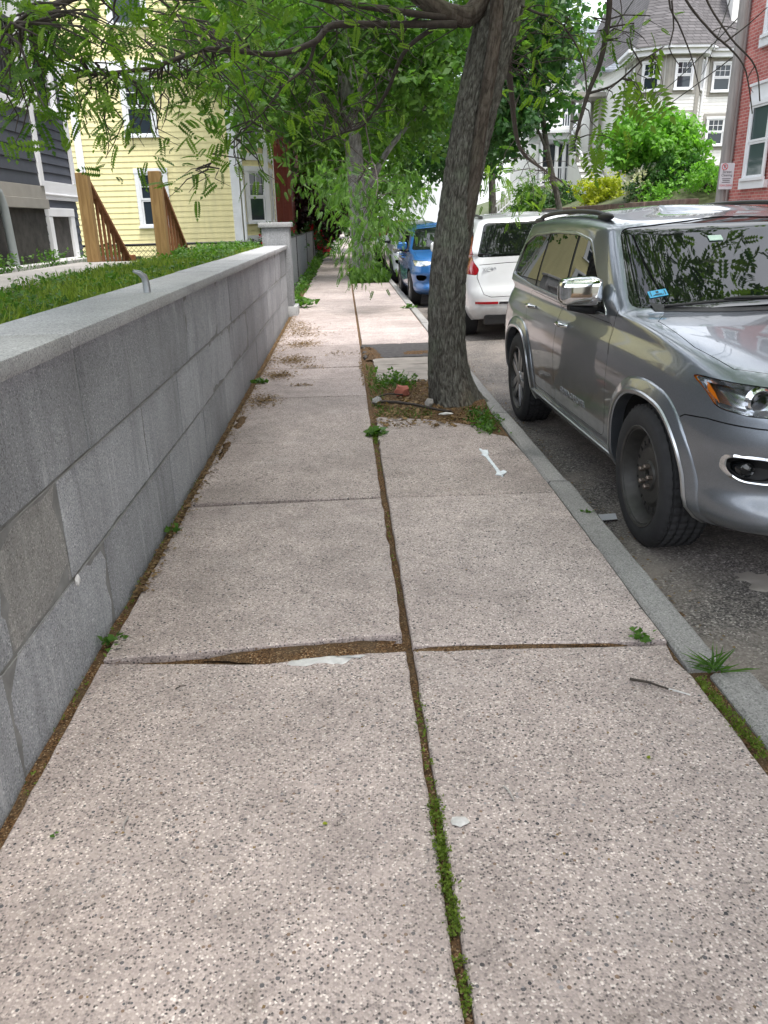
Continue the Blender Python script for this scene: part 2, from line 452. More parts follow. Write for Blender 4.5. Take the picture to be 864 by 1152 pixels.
def text_mesh(name, body, size, mat, parent, M, depth=.001):
    """lettering as flat solid mesh, laid out by matrix M (text x, y, outward)"""
    cu = bpy.data.curves.new('letters', 'FONT'); cu.body = body; cu.size = size; cu.extrude = depth
    cu.align_x = 'CENTER'; cu.align_y = 'CENTER'
    o = bpy.data.objects.new('letters', cu); COL.objects.link(o)
    dg = bpy.context.evaluated_depsgraph_get()
    me = bpy.data.meshes.new_from_object(o.evaluated_get(dg))
    bpy.data.objects.remove(o); bpy.data.curves.remove(cu)
    me.transform(M)
    return link_mesh(name, me, mat, parent)
# ------------------------------------------------------------------ vehicles
def herm(xs, ys):
    xs = np.array(xs, float); ys = np.array(ys, float)
    d = np.gradient(ys, xs)
    def fn(x):
        x = np.clip(x, xs[0], xs[-1]); i = np.clip(np.searchsorted(xs, x) - 1, 0, len(xs) - 2)
        h = xs[i + 1] - xs[i]; t = (x - xs[i]) / h
        return ((1 + 2 * t) * (1 - t) ** 2) * ys[i] + t * (1 - t) ** 2 * h * d[i] + t * t * (3 - 2 * t) * ys[i + 1] + t * t * (t - 1) * h * d[i + 1]
    return fn

def outline(w, yf, yr, af, ar, nf, nr, N, barrel):
    a = np.linspace(0, math.pi / 2, 90)
    fx = w * np.sin(a) ** (2 / nf); fy = (yf + af) - af * np.cos(a) ** (2 / nf)
    rx = w * np.cos(a) ** (2 / nr); ry = (yr - ar) + ar * np.sin(a) ** (2 / nr)
    sy = np.linspace(yf + af, yr - ar, 60)[1:-1]
    x = np.concatenate([fx, np.full(len(sy), w), rx]); y = np.concatenate([fy, sy, ry])
    ym = (yf + yr) / 2; x = x * (1 - barrel * ((y - ym) / ((yr - yf) / 2)) ** 2)
    s = np.concatenate([[0], np.cumsum(np.hypot(np.diff(x), np.diff(y)))]); u = np.linspace(0, s[-1], N)
    return np.interp(u, s, x), np.interp(u, s, y)

def car_hull(P, N, nl):
    w = herm(*P['w']); yf = herm(*P['yf']); yr = herm(*P['yr']); zs = herm(*P['zs']); zb = herm(*P['zb'])
    zB = herm(*P['zB']); zC = herm(*P['zC'])
    af, ar, nf, nr = P['plan']
    lv = []; keys = []
    for q in np.linspace(0, 1, nl):
        x, y = outline(w(q), yf(q), yr(q), af, ar, nf, nr, N, P.get('barrel', .03))
        lv.append((x, y, zb(y) + (zs(y) - zb(y)) * q))
    iA = len(lv) - 1; xA, yA, zA = lv[-1]
    B = P['B']; C = P['C']
    xB, yB = outline(B['w'], B['yf'], B['yr'], B['af'], B['ar'], B['nf'], B['nr'], N, .02); zBv = zB(yB)
    xC, yC = outline(C['w'], C['yf'], C['yr'], C['af'], C['ar'], C['nf'], C['nr'], N, .03); zCv = zC(yC)
    nh = max(8, nl // 3)
    for s in np.linspace(0, 1, nh + 1)[1:]:
        lv.append((xA + (xB - xA) * s, yA + (yB - yA) * s, zA + (zBv - zA) * (1 - (1 - s) ** P.get('hp', 1.9))))
    iB = len(lv) - 1; ng = max(8, nl // 2)
    for t in np.linspace(0, 1, ng + 1)[1:]:
        tx = t ** 1.3; ty = t + .12 * t * (1 - t)
        lv.append((xB + (xC - xB) * tx, yB + (yC - yB) * (2 * t - ty if False else t), zBv + (zCv - zBv) * t))
    iC = len(lv) - 1; nr_ = max(5, nl // 5)
    ym = (C['yf'] + C['yr']) / 2
    for k in np.linspace(1, 0, nr_ + 1)[1:]:
        k = max(k, .03)
        lv.append((xC * k, ym + (yC - ym) * (k ** .6), zCv + P.get('crown', .05) * (1 - k * k)))
    G = np.array([np.stack(l, 1) for l in lv])           # level, i, xyz
    for it in range(P.get('smooth', 3)):
        G2 = G.copy(); G2[1:-1] = G[1:-1] * .5 + (G[:-2] + G[2:]) * .25
        wgt = np.zeros(len(G))
        for i0, wd in ((iA, 3), (iB, 2), (iC, 2)):
            wgt = np.maximum(wgt, np.clip(1 - np.abs(np.arange(len(G)) - i0) / (wd + .01), 0, 1))
        G = G * (1 - wgt[:, None, None]) + G2 * wgt[:, None, None]
    mir = G[:, -2:0:-1].copy(); mir[:, :, 0] *= -1
    G = np.concatenate([G, mir], 1); m = G.shape[1]; nL = len(G)
    V = G.reshape(-1, 3)
    fs = [(i * m + (j + 1) % m, i * m + j, (i + 1) * m + j, (i + 1) * m + (j + 1) % m)[::-1] for i in range(nL - 1) for j in range(m)]
    fs.append(tuple(range(m))[::-1]); fs.append(tuple((nL - 1) * m + j for j in range(m)))
    me = bpy.data.meshes.new('hull'); me.from_pydata(V.tolist(), [], fs)
    bm = bmesh.new(); bm.from_mesh(me); bmesh.ops.recalc_face_normals(bm, faces=bm.faces); bm.to_mesh(me); bm.free()
    return me

class Hull:
    def __init__(s, P, N, nl):
        s.me = car_hull(P, N, nl)
        bm = bmesh.new(); bm.from_mesh(s.me); bm.normal_update()
        s.co = [v.co.copy() for v in bm.verts]; s.no = [v.normal.copy() for v in bm.verts]
        s.polys = [tuple(v.index for v in f.verts) for f in bm.faces]
        s.bvh = BVHTree.FromBMesh(bm); bm.free()
    def inset(s, d):
        me = bpy.data.meshes.new('inset'); me.from_pydata([c - n * d for c, n in zip(s.co, s.no)], [], s.polys); me.update(); return me
    def hit(s, o, d):
        p, n, i, dist = s.bvh.ray_cast(Vector(o), Vector(d).normalized()); return p, n
    def side(s, y, z, sgn=-1):
        p, n = s.hit((sgn * 3, y, z), (-sgn, 0, 0))
        return (p, n) if p else (Vector((sgn * .9, y, z)), Vector((sgn, 0, 0)))
    def snormal(s, p):
        q, n, i, d = s.bvh.find_nearest(p)
        ids = s.polys[i]
        if len(ids) > 4: return n, d
        ws = [1 / ((s.co[k] - q).length + 1e-5) ** 2 for k in ids]
        v = Vector((0, 0, 0))
        for k, ww in zip(ids, ws): v += s.no[k] * ww
        return v.normalized(), d

def boolean(me, cutter, op):
    a = bpy.data.objects.new('a', me); b = bpy.data.objects.new('b', cutter)
    COL.objects.link(a); COL.objects.link(b)
    m = a.modifiers.new('b', 'BOOLEAN'); m.operation = op; m.object = b; m.solver = 'EXACT'
    try: m.material_mode = 'TRANSFER'
    except Exception: pass
    dg = bpy.context.evaluated_depsgraph_get(); dg.update()
    r = bpy.data.meshes.new_from_object(a.evaluated_get(dg), preserve_all_data_layers=True, depsgraph=dg)
    bpy.data.objects.remove(a); bpy.data.objects.remove(b)
    return r

def cut_mesh(mb, mat):
    me = bpy.data.meshes.new('cut'); me.from_pydata(mb.v, [], mb.f); me.update()
    bm = bmesh.new(); bm.from_mesh(me); bmesh.ops.recalc_face_normals(bm, faces=bm.faces); bm.to_mesh(me); bm.free()
    me.materials.append(mat)
    return me

def finish(name, me, H, parent, off=0.0):
    """smooth shading taken from the uncut body shell wherever the surface is the shell"""
    me.update()
    nrm = [None] * len(me.loops)
    cache = {}
    for p in me.polygons:
        for li in p.loop_indices:
            vi = me.loops[li].vertex_index
            if vi not in cache: cache[vi] = H.snormal(me.vertices[vi].co)
            n, d = cache[vi]
            nrm[li] = n if abs(d - off) < .0035 and n.dot(p.normal) > .75 else p.normal.copy()
    me.polygons.foreach_set('use_smooth', [True] * len(me.polygons))
    me.normals_split_custom_set(nrm)
    return link_mesh(name, me, None, parent)

def strip(poly, wd):
    pts = [Vector(p) for p in poly]; L = []; Rr = []
    for i, p in enumerate(pts):
        t = (pts[min(i + 1, len(pts) - 1)] - pts[max(i - 1, 0)]).normalized(); n = Vector((-t.y, t.x))
        L.append(p + n * wd / 2); Rr.append(p - n * wd / 2)
    return [tuple(v) for v in L + Rr[::-1]]

def curve2(pts, k=6, closed=False):
    """Catmull-Rom through 2D/3D points"""
    P = [Vector(p) for p in pts]; n = len(P); out = []
    rg = range(n) if closed else range(n - 1)
    for i in rg:
        p0 = P[(i - 1) % n] if closed or i > 0 else P[0]; p1 = P[i]; p2 = P[(i + 1) % n]
        p3 = P[(i + 2) % n] if closed or i + 2 < n else P[-1]
        for j in range(k):
            t = j / k
            out.append(.5 * ((2 * p1) + (p2 - p0) * t + (2 * p0 - 5 * p1 + 4 * p2 - p3) * t * t + (3 * p1 - p0 - 3 * p2 + p3) * t ** 3))
    if not closed: out.append(P[-1])
    return [tuple(v) for v in out]

def rounded(poly, r=.03, k=4):
    """round the corners of a 2D polygon"""
    out = []; n = len(poly)
    for i in range(n):
        a, b, c = Vector(poly[i - 1]), Vector(poly[i]), Vector(poly[(i + 1) % n])
        rr = min(r, (a - b).length * .45, (c - b).length * .45)
        p = b + (a - b).normalized() * rr; q = b + (c - b).normalized() * rr
        for j in range(k + 1):
            t = j / k; out.append(tuple(p * (1 - t) ** 2 + b * 2 * t * (1 - t) + q * t * t))
    return out

def inset_poly(poly, d):
    n = len(poly); ar = sum(poly[i][0] * poly[(i + 1) % n][1] - poly[(i + 1) % n][0] * poly[i][1] for i in range(n))
    sg = 1 if ar > 0 else -1; out = []
    for i in range(n):
        a, b, c = Vector(poly[i - 1]), Vector(poly[i]), Vector(poly[(i + 1) % n])
        t1 = (b - a).normalized() if (b - a).length > 1e-6 else (c - b).normalized(); t2 = (c - b).normalized() if (c - b).length > 1e-6 else t1
        nn = Vector((-t1.y, t1.x)) + Vector((-t2.y, t2.x))
        nn = nn.normalized() * sg
        out.append(tuple(b + nn * d))
    return out

def mirx(poly): return [(-a, b) for a, b in poly][::-1]

ARCH = [(-.50, -.40), (-.485, -.12), (-.455, .10), (-.385, .29), (-.25, .40), (-.08, .435), (.10, .435), (.26, .40), (.385, .29), (.455, .10), (.485, -.12), (.50, -.40)]

def make_wheel(car, c, sgn, rad, wid, style, full=True):
    """c = centre of the wheel on its outer face; sgn = side the outer face looks to"""
    wh = bpy.data.objects.new('wheel', None); COL.objects.link(wh); wh.parent = car; wh.location = c
    s = sgn; rr = rad * .69 if style == 'steel' else rad * .68
    n = 144 if full else 40
    h = rad - rr
    prof = [(-wid, rr), (-wid - .004, rr + h * .35), (-wid + .003, rr + h * .75), (-wid + .022, rad - .012)]
    zs_ = np.linspace(-wid + .035, -.035, 5)
    prof.append((-wid + .03, rad - .004))
    if full:
        for z in zs_:
            prof += [(z - .009, rad), (z - .006, rad - .009), (z + .006, rad - .009), (z + .009, rad)]
    prof += [(-.03, rad - .004), (-.020, rad - .012), (-.004, rr + h * .75), (.003, rr + h * .62), (.006, rr + h * .35), (.001, rr + h * .12), (-.006, rr)]
    def mod(k, j, t, r):
        if full and k % 3 == 0 and rad - .014 < r < rad + .001 and (t > -.075 or t < -wid + .075): r -= .007
        return t, r
    t = MB().lathe([(s * a, r) for a, r in prof], n=n, axis=0, mod=mod)
    t.build('tyre', MT['rubber'], wh, smooth=35, recalc=True)
    if style == 'steel':
        p = [(-.20, rr - .005), (-.03, rr - .012), (-.004, rr - .004), (.002, rr + .006), (-.004, rr + .012), (-.012, rr + .004), (-.012, rr - .012), (-.045, rr - .026), (-.085, rr - .036), (-.088, rr - .055), (-.072, rr - .066), (-.074, rr - .095), (-.060, rr - .118), (-.062, .085), (-.052, .076), (-.052, .034), (-.072, .030), (-.072, .001)]
        MB().lathe([(s * a, r) for a, r in p], n=72, axis=0).build('rim', MT['steel'], wh, smooth=28, recalc=True)
        for k in range(20 if s < 0 else 0):
            a = 2 * math.pi * k / 20; rad_ = rr - .081
            M = Matrix.Rotation(a, 3, 'X')
            MB().obox(M @ Vector((s * -.0715, 0, rad_)), (.004, .013, .024), M).build('vent_slot', MT['well'], wh, bevel=.0015)
        for k in range(5):
            nb = MB()
            a = 2 * math.pi * k / 5 + .5
            y, z = .057 * math.cos(a), .057 * math.sin(a)
            nb.lathe([(s * -.055, .0145), (s * -.028, .0145), (s * -.022, .011), (s * -.020, .0005)], (0, y, z), n=6, axis=0)
            nb.build('lug_nut', MT['rust'], wh, smooth=20, recalc=True)
    else:
        p = [(-.18, rr - .005), (-.03, rr - .012), (-.004, rr - .003), (.002, rr + .006), (-.004, rr + .010), (-.012, rr - .010), (-.09, rr - .03), (-.10, .05), (-.10, .001)]
        MB().lathe([(s * a, r) for a, r in p], n=48, axis=0).build('rim_barrel', MT['steel'], wh, smooth=30, recalc=True)
        sp = MB()
        for k in range(5):
            for e in (-1, 1):
                M = Matrix.Rotation(2 * math.pi * k / 5 + .3 + e * .0, 3, 'X')
                y0, y1 = e * .006, e * .052; yo0, yo1 = e * .018, e * .085
                a = [(-.022, y0, .03), (-.022, y1, .03), (-.014, yo1, rr - .008), (-.014, yo0, rr - .008)]
                b = [(-.055, y0, .03), (-.055, y1, .03), (-.04, yo1 * .9, rr - .008), (-.04, yo0, rr - .008)]
                vs = [M @ Vector((s * q[0], q[1], q[2])) for q in a + b]
                sp.add(vs, [(0, 1, 2, 3), (7, 6, 5, 4), (0, 4, 5, 1), (1, 5, 6, 2), (2, 6, 7, 3), (3, 7, 4, 0)])
        sp.lathe([(s * -.06, .062), (s * -.016, .056), (s * -.012, .03), (s * -.012, .001)], n=24, axis=0)
        sp.build('rim', MT['alloy'], wh, smooth=30, recalc=True, bevel=.003)
    return wh

def sweep_on_side(H, path, prof, sgn=-1):
    """path (y,z) in side view; prof list of (offset along path normal, height above the panel)"""
    n = len(path); m = len(prof); vs = []; fs = []
    P = [Vector(p) for p in path]
    for i, p in enumerate(P):
        t = (P[min(i + 1, n - 1)] - P[max(i - 1, 0)]).normalized(); nn = Vector((-t.y, t.x))
        for o, hgt in prof:
            q = p + nn * o
            h, nr = H.side(q.x, q.y, sgn)
            vs.append((h.x + sgn * hgt, q.x, q.y))
    for i in range(n - 1):
        for j in range(m - 1):
            fs.append((i * m + j, i * m + j + 1, (i + 1) * m + j + 1, (i + 1) * m + j))
    fs.append(tuple(range(m))); fs.append(tuple((n - 1) * m + j for j in range(m))[::-1])
    return MB().add(vs, fs)

def make_car(name, label, loc, rz, P, paint, res=1.0, group='cars parked along the kerb'):
    car = thing(name, label, P.get('cat', 'car'), loc, rz, group)
    full = res > .8
    N = int(120 * res) + 16; nl = int(40 * res) + 8
    H = Hull(P, N, nl); me = H.me
    me.materials.append(MT[paint])
    WB = P['axles']; rad = P['rad']
    # ---- openings
    c = MB()
    for ya in WB:
        a = [(ya + y * P.get('archk', 1), rad + z * P.get('archk', 1)) for y, z in curve2(ARCH, 4)]
        a[0] = (a[0][0], .0); a[-1] = (a[-1][0], .0)
        for sg in (-1, 1): c.prism(a, 0, sg * .58, sg * 1.3)
    me = boolean(me, cut_mesh(c, MT['well']), 'DIFFERENCE')
    dlo = rounded(P['dlo'], .05)
    c = MB().prism(dlo, 0, -1.3, 1.3)
    me = boolean(me, cut_mesh(c, MT['plastic']), 'DIFFERENCE')
    ws = rounded(P['ws'], .05); rw = rounded(P['rw'], .06)
    c = MB().prism(ws, 1, P['wsy'][0], P['wsy'][1]); c.prism(rw, 1, P['rwy'][0], P['rwy'][1])
    me = boolean(me, cut_mesh(c, MT['plastic']), 'DIFFERENCE')
    base_door = {}
    c = MB()
    for poly in P['doors']:
        pr = rounded(poly, .06)
        for sg in (-1, 1): c.prism(pr, 0, sg * .70, sg * 1.3)
    c.prism(P['hood'], 2, P['hoodz'], 2.2)
    me = boolean(me, cut_mesh(c, MT['well']), 'DIFFERENCE')
    c = MB()
    hl = rounded(P['hl'], .025); tl = rounded(P['tl'], .03)
    for pp in (hl, mirx(hl)): c.prism(pp, 1, P['hly'][0], P['hly'][1])
    for pp in (tl, mirx(tl)): c.prism(pp, 1, P['tly'][0], P['tly'][1])
    for pp in P.get('fog', []):
        for q in (rounded(pp, .03), mirx(rounded(pp, .03))): c.prism(q, 1, -3, P['fogy'])
    for pp in P.get('mouth', []): c.prism(rounded(pp, .02), 1, -3, P['mouthy'])
    me = boolean(me, cut_mesh(c, MT['well']), 'DIFFERENCE')
    c = MB()
    for g in P.get('grooves_side', []):
        st = strip(g, .006)
        for sg in (-1, 1): c.prism(st, 0, sg * .70, sg * 1.3)
    for g in P.get('grooves_rear', []): c.prism(strip(g, .008), 1, P['tly'][0] + .1, 3)
    if c.v: me = boolean(me, cut_mesh(c, MT['well']), 'DIFFERENCE')
    finish('body', me, H, car)
    # ---- doors and hood
    for poly, hd in zip(P['doors'], P['handles']):
        for sg in (-1, 1):
            c = MB().prism(inset_poly(rounded(poly, .06), .0032), 0, sg * .72, sg * 1.28)
            m2 = H.me.copy(); m2.materials.clear(); m2.materials.append(MT[paint])
            d = finish('door', boolean(m2, cut_mesh(c, MT['well']), 'INTERSECT'), H, car)
            y, z = hd; p, n = H.side(y, z, sg)
            hb = MB().tube([(p.x + sg * .002, y - .10, z), (p.x + sg * .034, y - .075, z + .002), (p.x + sg * .040, y, z + .003), (p.x + sg * .034, y + .075, z + .002), (p.x + sg * .002, y + .10, z)], [.012, .015, .016, .015, .012], 10)
            hb.build('handle', MT['chrome' if P.get('chrome') else paint], d, smooth=60)
    m2 = H.me.copy(); m2.materials.clear(); m2.materials.append(MT[paint])
    finish('hood', boolean(m2, cut_mesh(MB().prism(inset_poly(P['hood'], .004), 2, P['hoodz'] + .02, 2.1), MT['well']), 'INTERSECT'), H, car)
    # ---- glass
    def glass(nm, mb, d, mat=MT['glass']):
        m3 = H.inset(d); m3.materials.append(mat)
        return finish(nm, boolean(m3, cut_mesh(mb, mat), 'INTERSECT'), H, car, d)
    glass('windshield', MB().prism(inset_poly(ws, .0015), 1, P['wsy'][0], P['wsy'][1] - .01), .005)
    glass('rear_window', MB().prism(inset_poly(rw, .0015), 1, P['rwy'][0] + .01, P['rwy'][1]), .005)
    glass('window_pillars', MB().prism(inset_poly(dlo, .001), 0, -1.2, 1.2), .011, MT['plastic'])
    cuts = P['pillars']                                   # polylines cutting the side glass in panes
    for i in range(len(cuts) - 1):
        a0, a1 = cuts[i]; b0, b1 = cuts[i + 1]
        wnd = [(a0[0] + .025, a0[1]), (b0[0] - .025, b0[1]), (b1[0] - .025, b1[1]), (a1[0] + .025, a1[1])]
        for sg in (-1, 1):
            q = clip_poly(inset_poly(dlo, .006), wnd)
            if len(q) > 2: glass('side_window', MB().prism(q, 0, sg * .02, sg * 1.25), .006)
    if P.get('chrome'):
        for sg in (-1, 1):
            pth = dlo + [dlo[0], dlo[1]]
            sweep_on_side(H, pth, [(-.011, .0), (-.009, .005), (.003, .006), (.005, -.004)], sg).build('window_trim', MT['satin'], car, smooth=40, recalc=True)
    # ---- arches with cladding
    if P.get('flare'):
        for ya in WB:
            a = [(ya + y, rad + z) for y, z in curve2(ARCH, 4)]
            lo = P['flare']
            a = [q for q in a if q[1] > lo]
            f = a[0]; l = a[-1]
            a = [(f[0] - .006, lo)] + a + [(l[0] + .006, lo)]
            for sg in (-1, 1):
                sweep_on_side(H, a, [(-.004, -.05), (-.004, .018), (.004, .024), (.020, .024), (.034, .016), (.075, .012), (.085, .004), (.088, -.004)], sg).build('wheel_arch_flare', MT[paint], car, smooth=40, recalc=True)
                sweep_on_side(H, a, [(.003, .020), (.006, .030), (.020, .0305), (.026, .022)], sg).build('arch_trim', MT['satin'], car, smooth=50, recalc=True)
        for sg in (-1, 1):
            y0, y1 = WB[0] + .50, WB[1] - .50
            pth = [(y0 + (y1 - y0) * k / 20, .375 + .02 * k / 20) for k in range(21)]
            sweep_on_side(H, pth, [(-.06, -.01), (-.055, .018), (.0, .020), (.012, .010), (.014, -.004)], sg).build('sill_cladding', MT[paint], car, smooth=40, recalc=True)
            sweep_on_side(H, pth, [(-.018, .018), (-.014, .027), (-.002, .027), (.002, .018)], sg).build('sill_trim', MT['satin'], car, smooth=50, recalc=True)
    # ---- wheels
    for k, ya in enumerate(WB):
        for sg in (-1, 1):
            make_wheel(car, (sg * P['track'], ya, rad), sg, rad, .255, P['rims'][k], full)
    # ---- headlamps
    for sg, pp in ((-1, hl), (1, mirx(hl))):
        b = glass('headlight', MB().prism(inset_poly(pp, .003), 1, P['hly'][0], P['hly'][1] - .01), .055, MT['bezel'] if full else MT['well'])
        def sub(nm, poly, d0, mat, y1=None):
            m3 = H.inset(d0); m3.materials.append(mat)
            o = finish(nm, boolean(m3, cut_mesh(MB().prism(poly, 1, P['hly'][0], P['hly'][1] - .02), mat), 'INTERSECT'), H, b, d0)
            return o
        if full:
            xs_ = [q[0] for q in pp]; zs2 = [q[1] for q in pp]
            if sg < 0:
                am = clip_poly(inset_poly(pp, .008), P['amber'])
            else:
                am = clip_poly(inset_poly(pp, .008), mirx(P['amber']))
            sub('marker_lamp', am, .012, MT['amber'])
            rimp = inset_poly(pp, .006); inn = inset_poly(pp, .024)
            n = len(rimp); ring = MB()
            vs = []
            for q, q2 in zip(rimp, inn):
                for (x, z), dd in ((q, .010), (q2, .04)):
                    p, nn = H.hit((x, -4, z), (0, 1, 0))
                    if p is None: p = Vector((x, -1.6, z))
                    vs.append((x, p.y + dd, z))
            ring.add(vs, [(2 * i, 2 * i + 1, 2 * ((i + 1) % n) + 1, 2 * ((i + 1) % n)) for i in range(n)])
            ring.build('lamp_bezel', MT['bezel'], b, smooth=60, recalc=True)
            for px_, rr_ in P['proj']:
                zc = P['projz']
                p, nn = H.hit((sg * -px_ * -1 if False else sg * abs(px_), -4, zc), (0, 1, 0))
                y0 = p.y + .05
                MB().lathe([(y0 - .012, rr_ + .012), (y0 - .022, rr_ + .006), (y0 - .018, rr_), (y0 + .01, rr_ - .004), (y0 + .02, rr_ + .012)], (sg * abs(px_), 0, zc), 40, 1).build('projector_ring', MT['chrome'], b, smooth=60, recalc=True)
                MB().lathe([(y0 + .002, rr_ - .003), (y0 - .010, rr_ * .75), (y0 - .017, rr_ * .4), (y0 - .019, .0005)], (sg * abs(px_), 0, zc), 40, 1).build('projector_lens', MT['glass'], b, smooth=80, recalc=True)
            sub('lamp_lens', inset_poly(pp, .0035), .0025, MT['lens'])
        else:
            b.data.materials.clear(); b.data.materials.append(MT['bezel'])
            sub('lamp_lens', inset_poly(pp, .004), .006, MT['bezel'])
    for sg, pp in ((-1, tl), (1, mirx(tl))):
        glass('tail_light', MB().prism(inset_poly(pp, .004), 1, P['tly'][0] + .01, P['tly'][1]), .002, MT['redlens'])
    # ---- mirrors
    my, mz = P['mirror']
    for sg in (-1, 1):
        p, n = H.side(my + .05, mz - .10, sg)
        x0 = p.x + sg * .01; cx = x0 + sg * .115
        bm = bmesh.new(); bmesh.ops.create_cube(bm, size=1)
        bmesh.ops.bevel(bm, geom=bm.edges[:], offset=.3, segments=5, affect='EDGES', profile=.6)
        vs = []
        for v in bm.verts:
            x, y, z = v.co
            k = 1 - .25 * (y < 0) * abs(y) * 2 * .6
            vs.append((cx + x * .245, my + y * .15 + x * sg * .05, mz + z * .175 * k * (1 - .12 * x * sg)))
        fs = [tuple(v.index for v in f.verts) for f in bm.faces]; bm.free()
        m = MB().add(vs, fs).build('mirror', MT['chrome' if P.get('chrome') else paint], car, smooth=60)
        MB().obox((cx - sg * .02, my + .055, mz - .005), (.20, .055, .135)).build('mirror_housing', MT['plastic'], m, bevel=.02, smooth=40)
        MB().tube([(x0 - sg * .05, my + .08, mz - .125), (x0 + sg * .06, my + .06, mz - .115), (cx + sg * .06, my + .03, mz - .092)], [.035, .03, .022], 10).build('mirror_arm', MT['plastic'], m, smooth=60)
    # ---- roof rails
    if P.get('rails'):
        y0, y1, xr = P['rails']
        for sg in (-1, 1):
            pts = []; n = 24; rs = []
            for k in range(n + 1):
                y = y0 + (y1 - y0) * k / n
                e = min(k, n - k) / n
                p, nn = H.hit((sg * xr, y, 4), (0, 0, -1))
                z = p.z + .008 + .026 * min(1, (e / .10)) ** .6
                pts.append((sg * (xr - .0), y, z)); rs.append(.017 if e > .02 else .010)
            b = MB().tube(pts, rs, 10)
            for yk in (y0 + .05, y1 - .05):
                p, nn = H.hit((sg * xr, yk, 4), (0, 0, -1))
                b.blob((sg * xr, yk, p.z + .018), (.026, .15, .026), 1, .0, 3)
            b.build('roof_rail', MT['plastic'], car, smooth=50)
    return car, H

def clip_poly(sub, win):
    """clip polygon by a convex polygon"""
    n = len(win); ar = sum(win[i][0] * win[(i + 1) % n][1] - win[(i + 1) % n][0] * win[i][1] for i in range(n))
    if ar < 0: win = win[::-1]
    out = [Vector(p) for p in sub]
    for i in range(n):
        a, b = Vector(win[i]), Vector(win[(i + 1) % n]); e = b - a
        f = lambda p: e.x * (p.y - a.y) - e.y * (p.x - a.x)
        src = out; out = []
        for j, p in enumerate(src):
            q = src[j - 1]; fp, fq = f(p), f(q)
            if (fp >= 0) != (fq >= 0): out.append(q + (p - q) * (fq / (fq - fp)))
            if fp >= 0: out.append(p)
        if not out: break
    res = []
    for p in out:
        if not res or (Vector(res[-1]) - p).length > 1e-4: res.append(tuple(p))
    return res

SUV = dict(
    cat='car',
    w=([0, .12, .3, .5, .75, .92, 1], [.84, .905, .935, .948, .940, .915, .885]),
    yf=([0, .10, .22, .34, .46, .58, .75, .9, 1], [-2.20, -2.39, -2.405, -2.345, -2.36, -2.405, -2.40, -2.365, -2.29]),
    yr=([0, .12, .3, .5, .75, 1], [2.28, 2.39, 2.41, 2.40, 2.36, 2.28]),
    zs=([-2.45, -2.0, -1.2, 0, 1.3, 2.45], [1.00, 1.045, 1.085, 1.095, 1.11, 1.13]),
    zb=([-2.45, -1.9, 0, 1.8, 2.45], [.29, .275, .27, .28, .36]),
    zB=([-2.45, -1.1, -.8, 0, 1.5, 2.45], [1.195, 1.195, 1.18, 1.15, 1.175, 1.20]),
    zC=([-.4, .2, .9, 1.6, 2.2], [1.645, 1.69, 1.705, 1.69, 1.64]),
    plan=(1.25, .9, 4.6, 5.5), barrel=.025, hp=1.75, crown=.055,
    B=dict(w=.885, yf=-1.04, yr=2.27, af=.36, ar=.5, nf=4.2, nr=5),
    C=dict(w=.735, yf=-.33, yr=2.02, af=.26, ar=.4, nf=4.2, nr=4.5),
    axles=(-1.475, 1.44), rad=.39, track=.945, rims=('steel', 'alloy'), flare=.30, chrome=True, rails=(.05, 1.9, .655),
    dlo=[(-.66, 1.150), (.3, 1.165), (1.2, 1.195), (1.93, 1.245), (1.80, 1.50), (1.55, 1.575), (.9, 1.605), (.35, 1.60), (.02, 1.56)],
    pillars=[((-1.2, 1.0), (-.8, 1.8)), ((.24, 1.0), (.34, 1.8)), ((1.12, 1.0), (1.02, 1.8)), ((2.2, 1.0), (2.1, 1.8))],
    ws=[(-.825, 1.215), (0, 1.195), (.825, 1.215), (.69, 1.635), (0, 1.675), (-.69, 1.635)], wsy=(-3, -.05),
    rw=[(-.66, 1.20), (.66, 1.20), (.55, 1.60), (-.55, 1.60)], rwy=(1.75, 3),
    doors=[[(-.83, .44), (.22, .44), (.27, .75), (.27, 1.125), (-.78, 1.115), (-.86, .95), (-.88, .6)],
           [(.24, .44), (.86, .44), (1.02, .80), (1.22, .98), (1.22, 1.160), (.28, 1.130), (.28, .75)]],
    handles=[(.10, 1.01), (1.05, 1.045)],
    hood=[(-.70, -1.08), (-.79, -1.22), (-.80, -1.7), (-.755, -2.02), (-.60, -2.17), (-.3, -2.24), (0, -2.26), (.3, -2.24), (.60, -2.17), (.755, -2.02), (.80, -1.7), (.79, -1.22), (.70, -1.08), (.35, -1.15), (0, -1.17), (-.35, -1.15)], hoodz=.965,
    hl=[(-.875, 1.018), (-.855, .900), (-.775, .885), (-.62, .888), (-.52, .915), (-.44, .93), (-.43, .978), (-.60, .998), (-.74, 1.008)], hly=(-3, -1.72), amber=[(-1.1, .7), (-.822, .7), (-.856, 1.2), (-1.1, 1.2)],
    proj=[(.72, .045), (.57, .034)], projz=.945,
    tl=[(-.95, 1.10), (-.95, .90), (-.70, .90), (-.68, 1.08)], tly=(2.05, 3),
    fog=[[(-.835, .705), (-.825, .63), (-.775, .585), (-.67, .583), (-.60, .64), (-.62, .695), (-.73, .712)]], fogy=-2.0,
    mouth=[[(-.48, .37), (.48, .37), (.42, .50), (-.42, .50)]] + [[(-.39 + .115 * k, .70), (-.39 + .115 * k + .09, .70), (-.39 + .115 * k + .09, .90), (-.39 + .115 * k, .90)] for k in range(7)], mouthy=-2.2,
    mirror=(-.50, 1.285),
    grooves_side=[[(-2.6, .835), (-2.05, .845), (-1.90, .83), (-1.80, .78)], [(-.86, .95), (-.80, 1.10), (-.82, 1.2)]],
)
def seen(mbs): return mbs

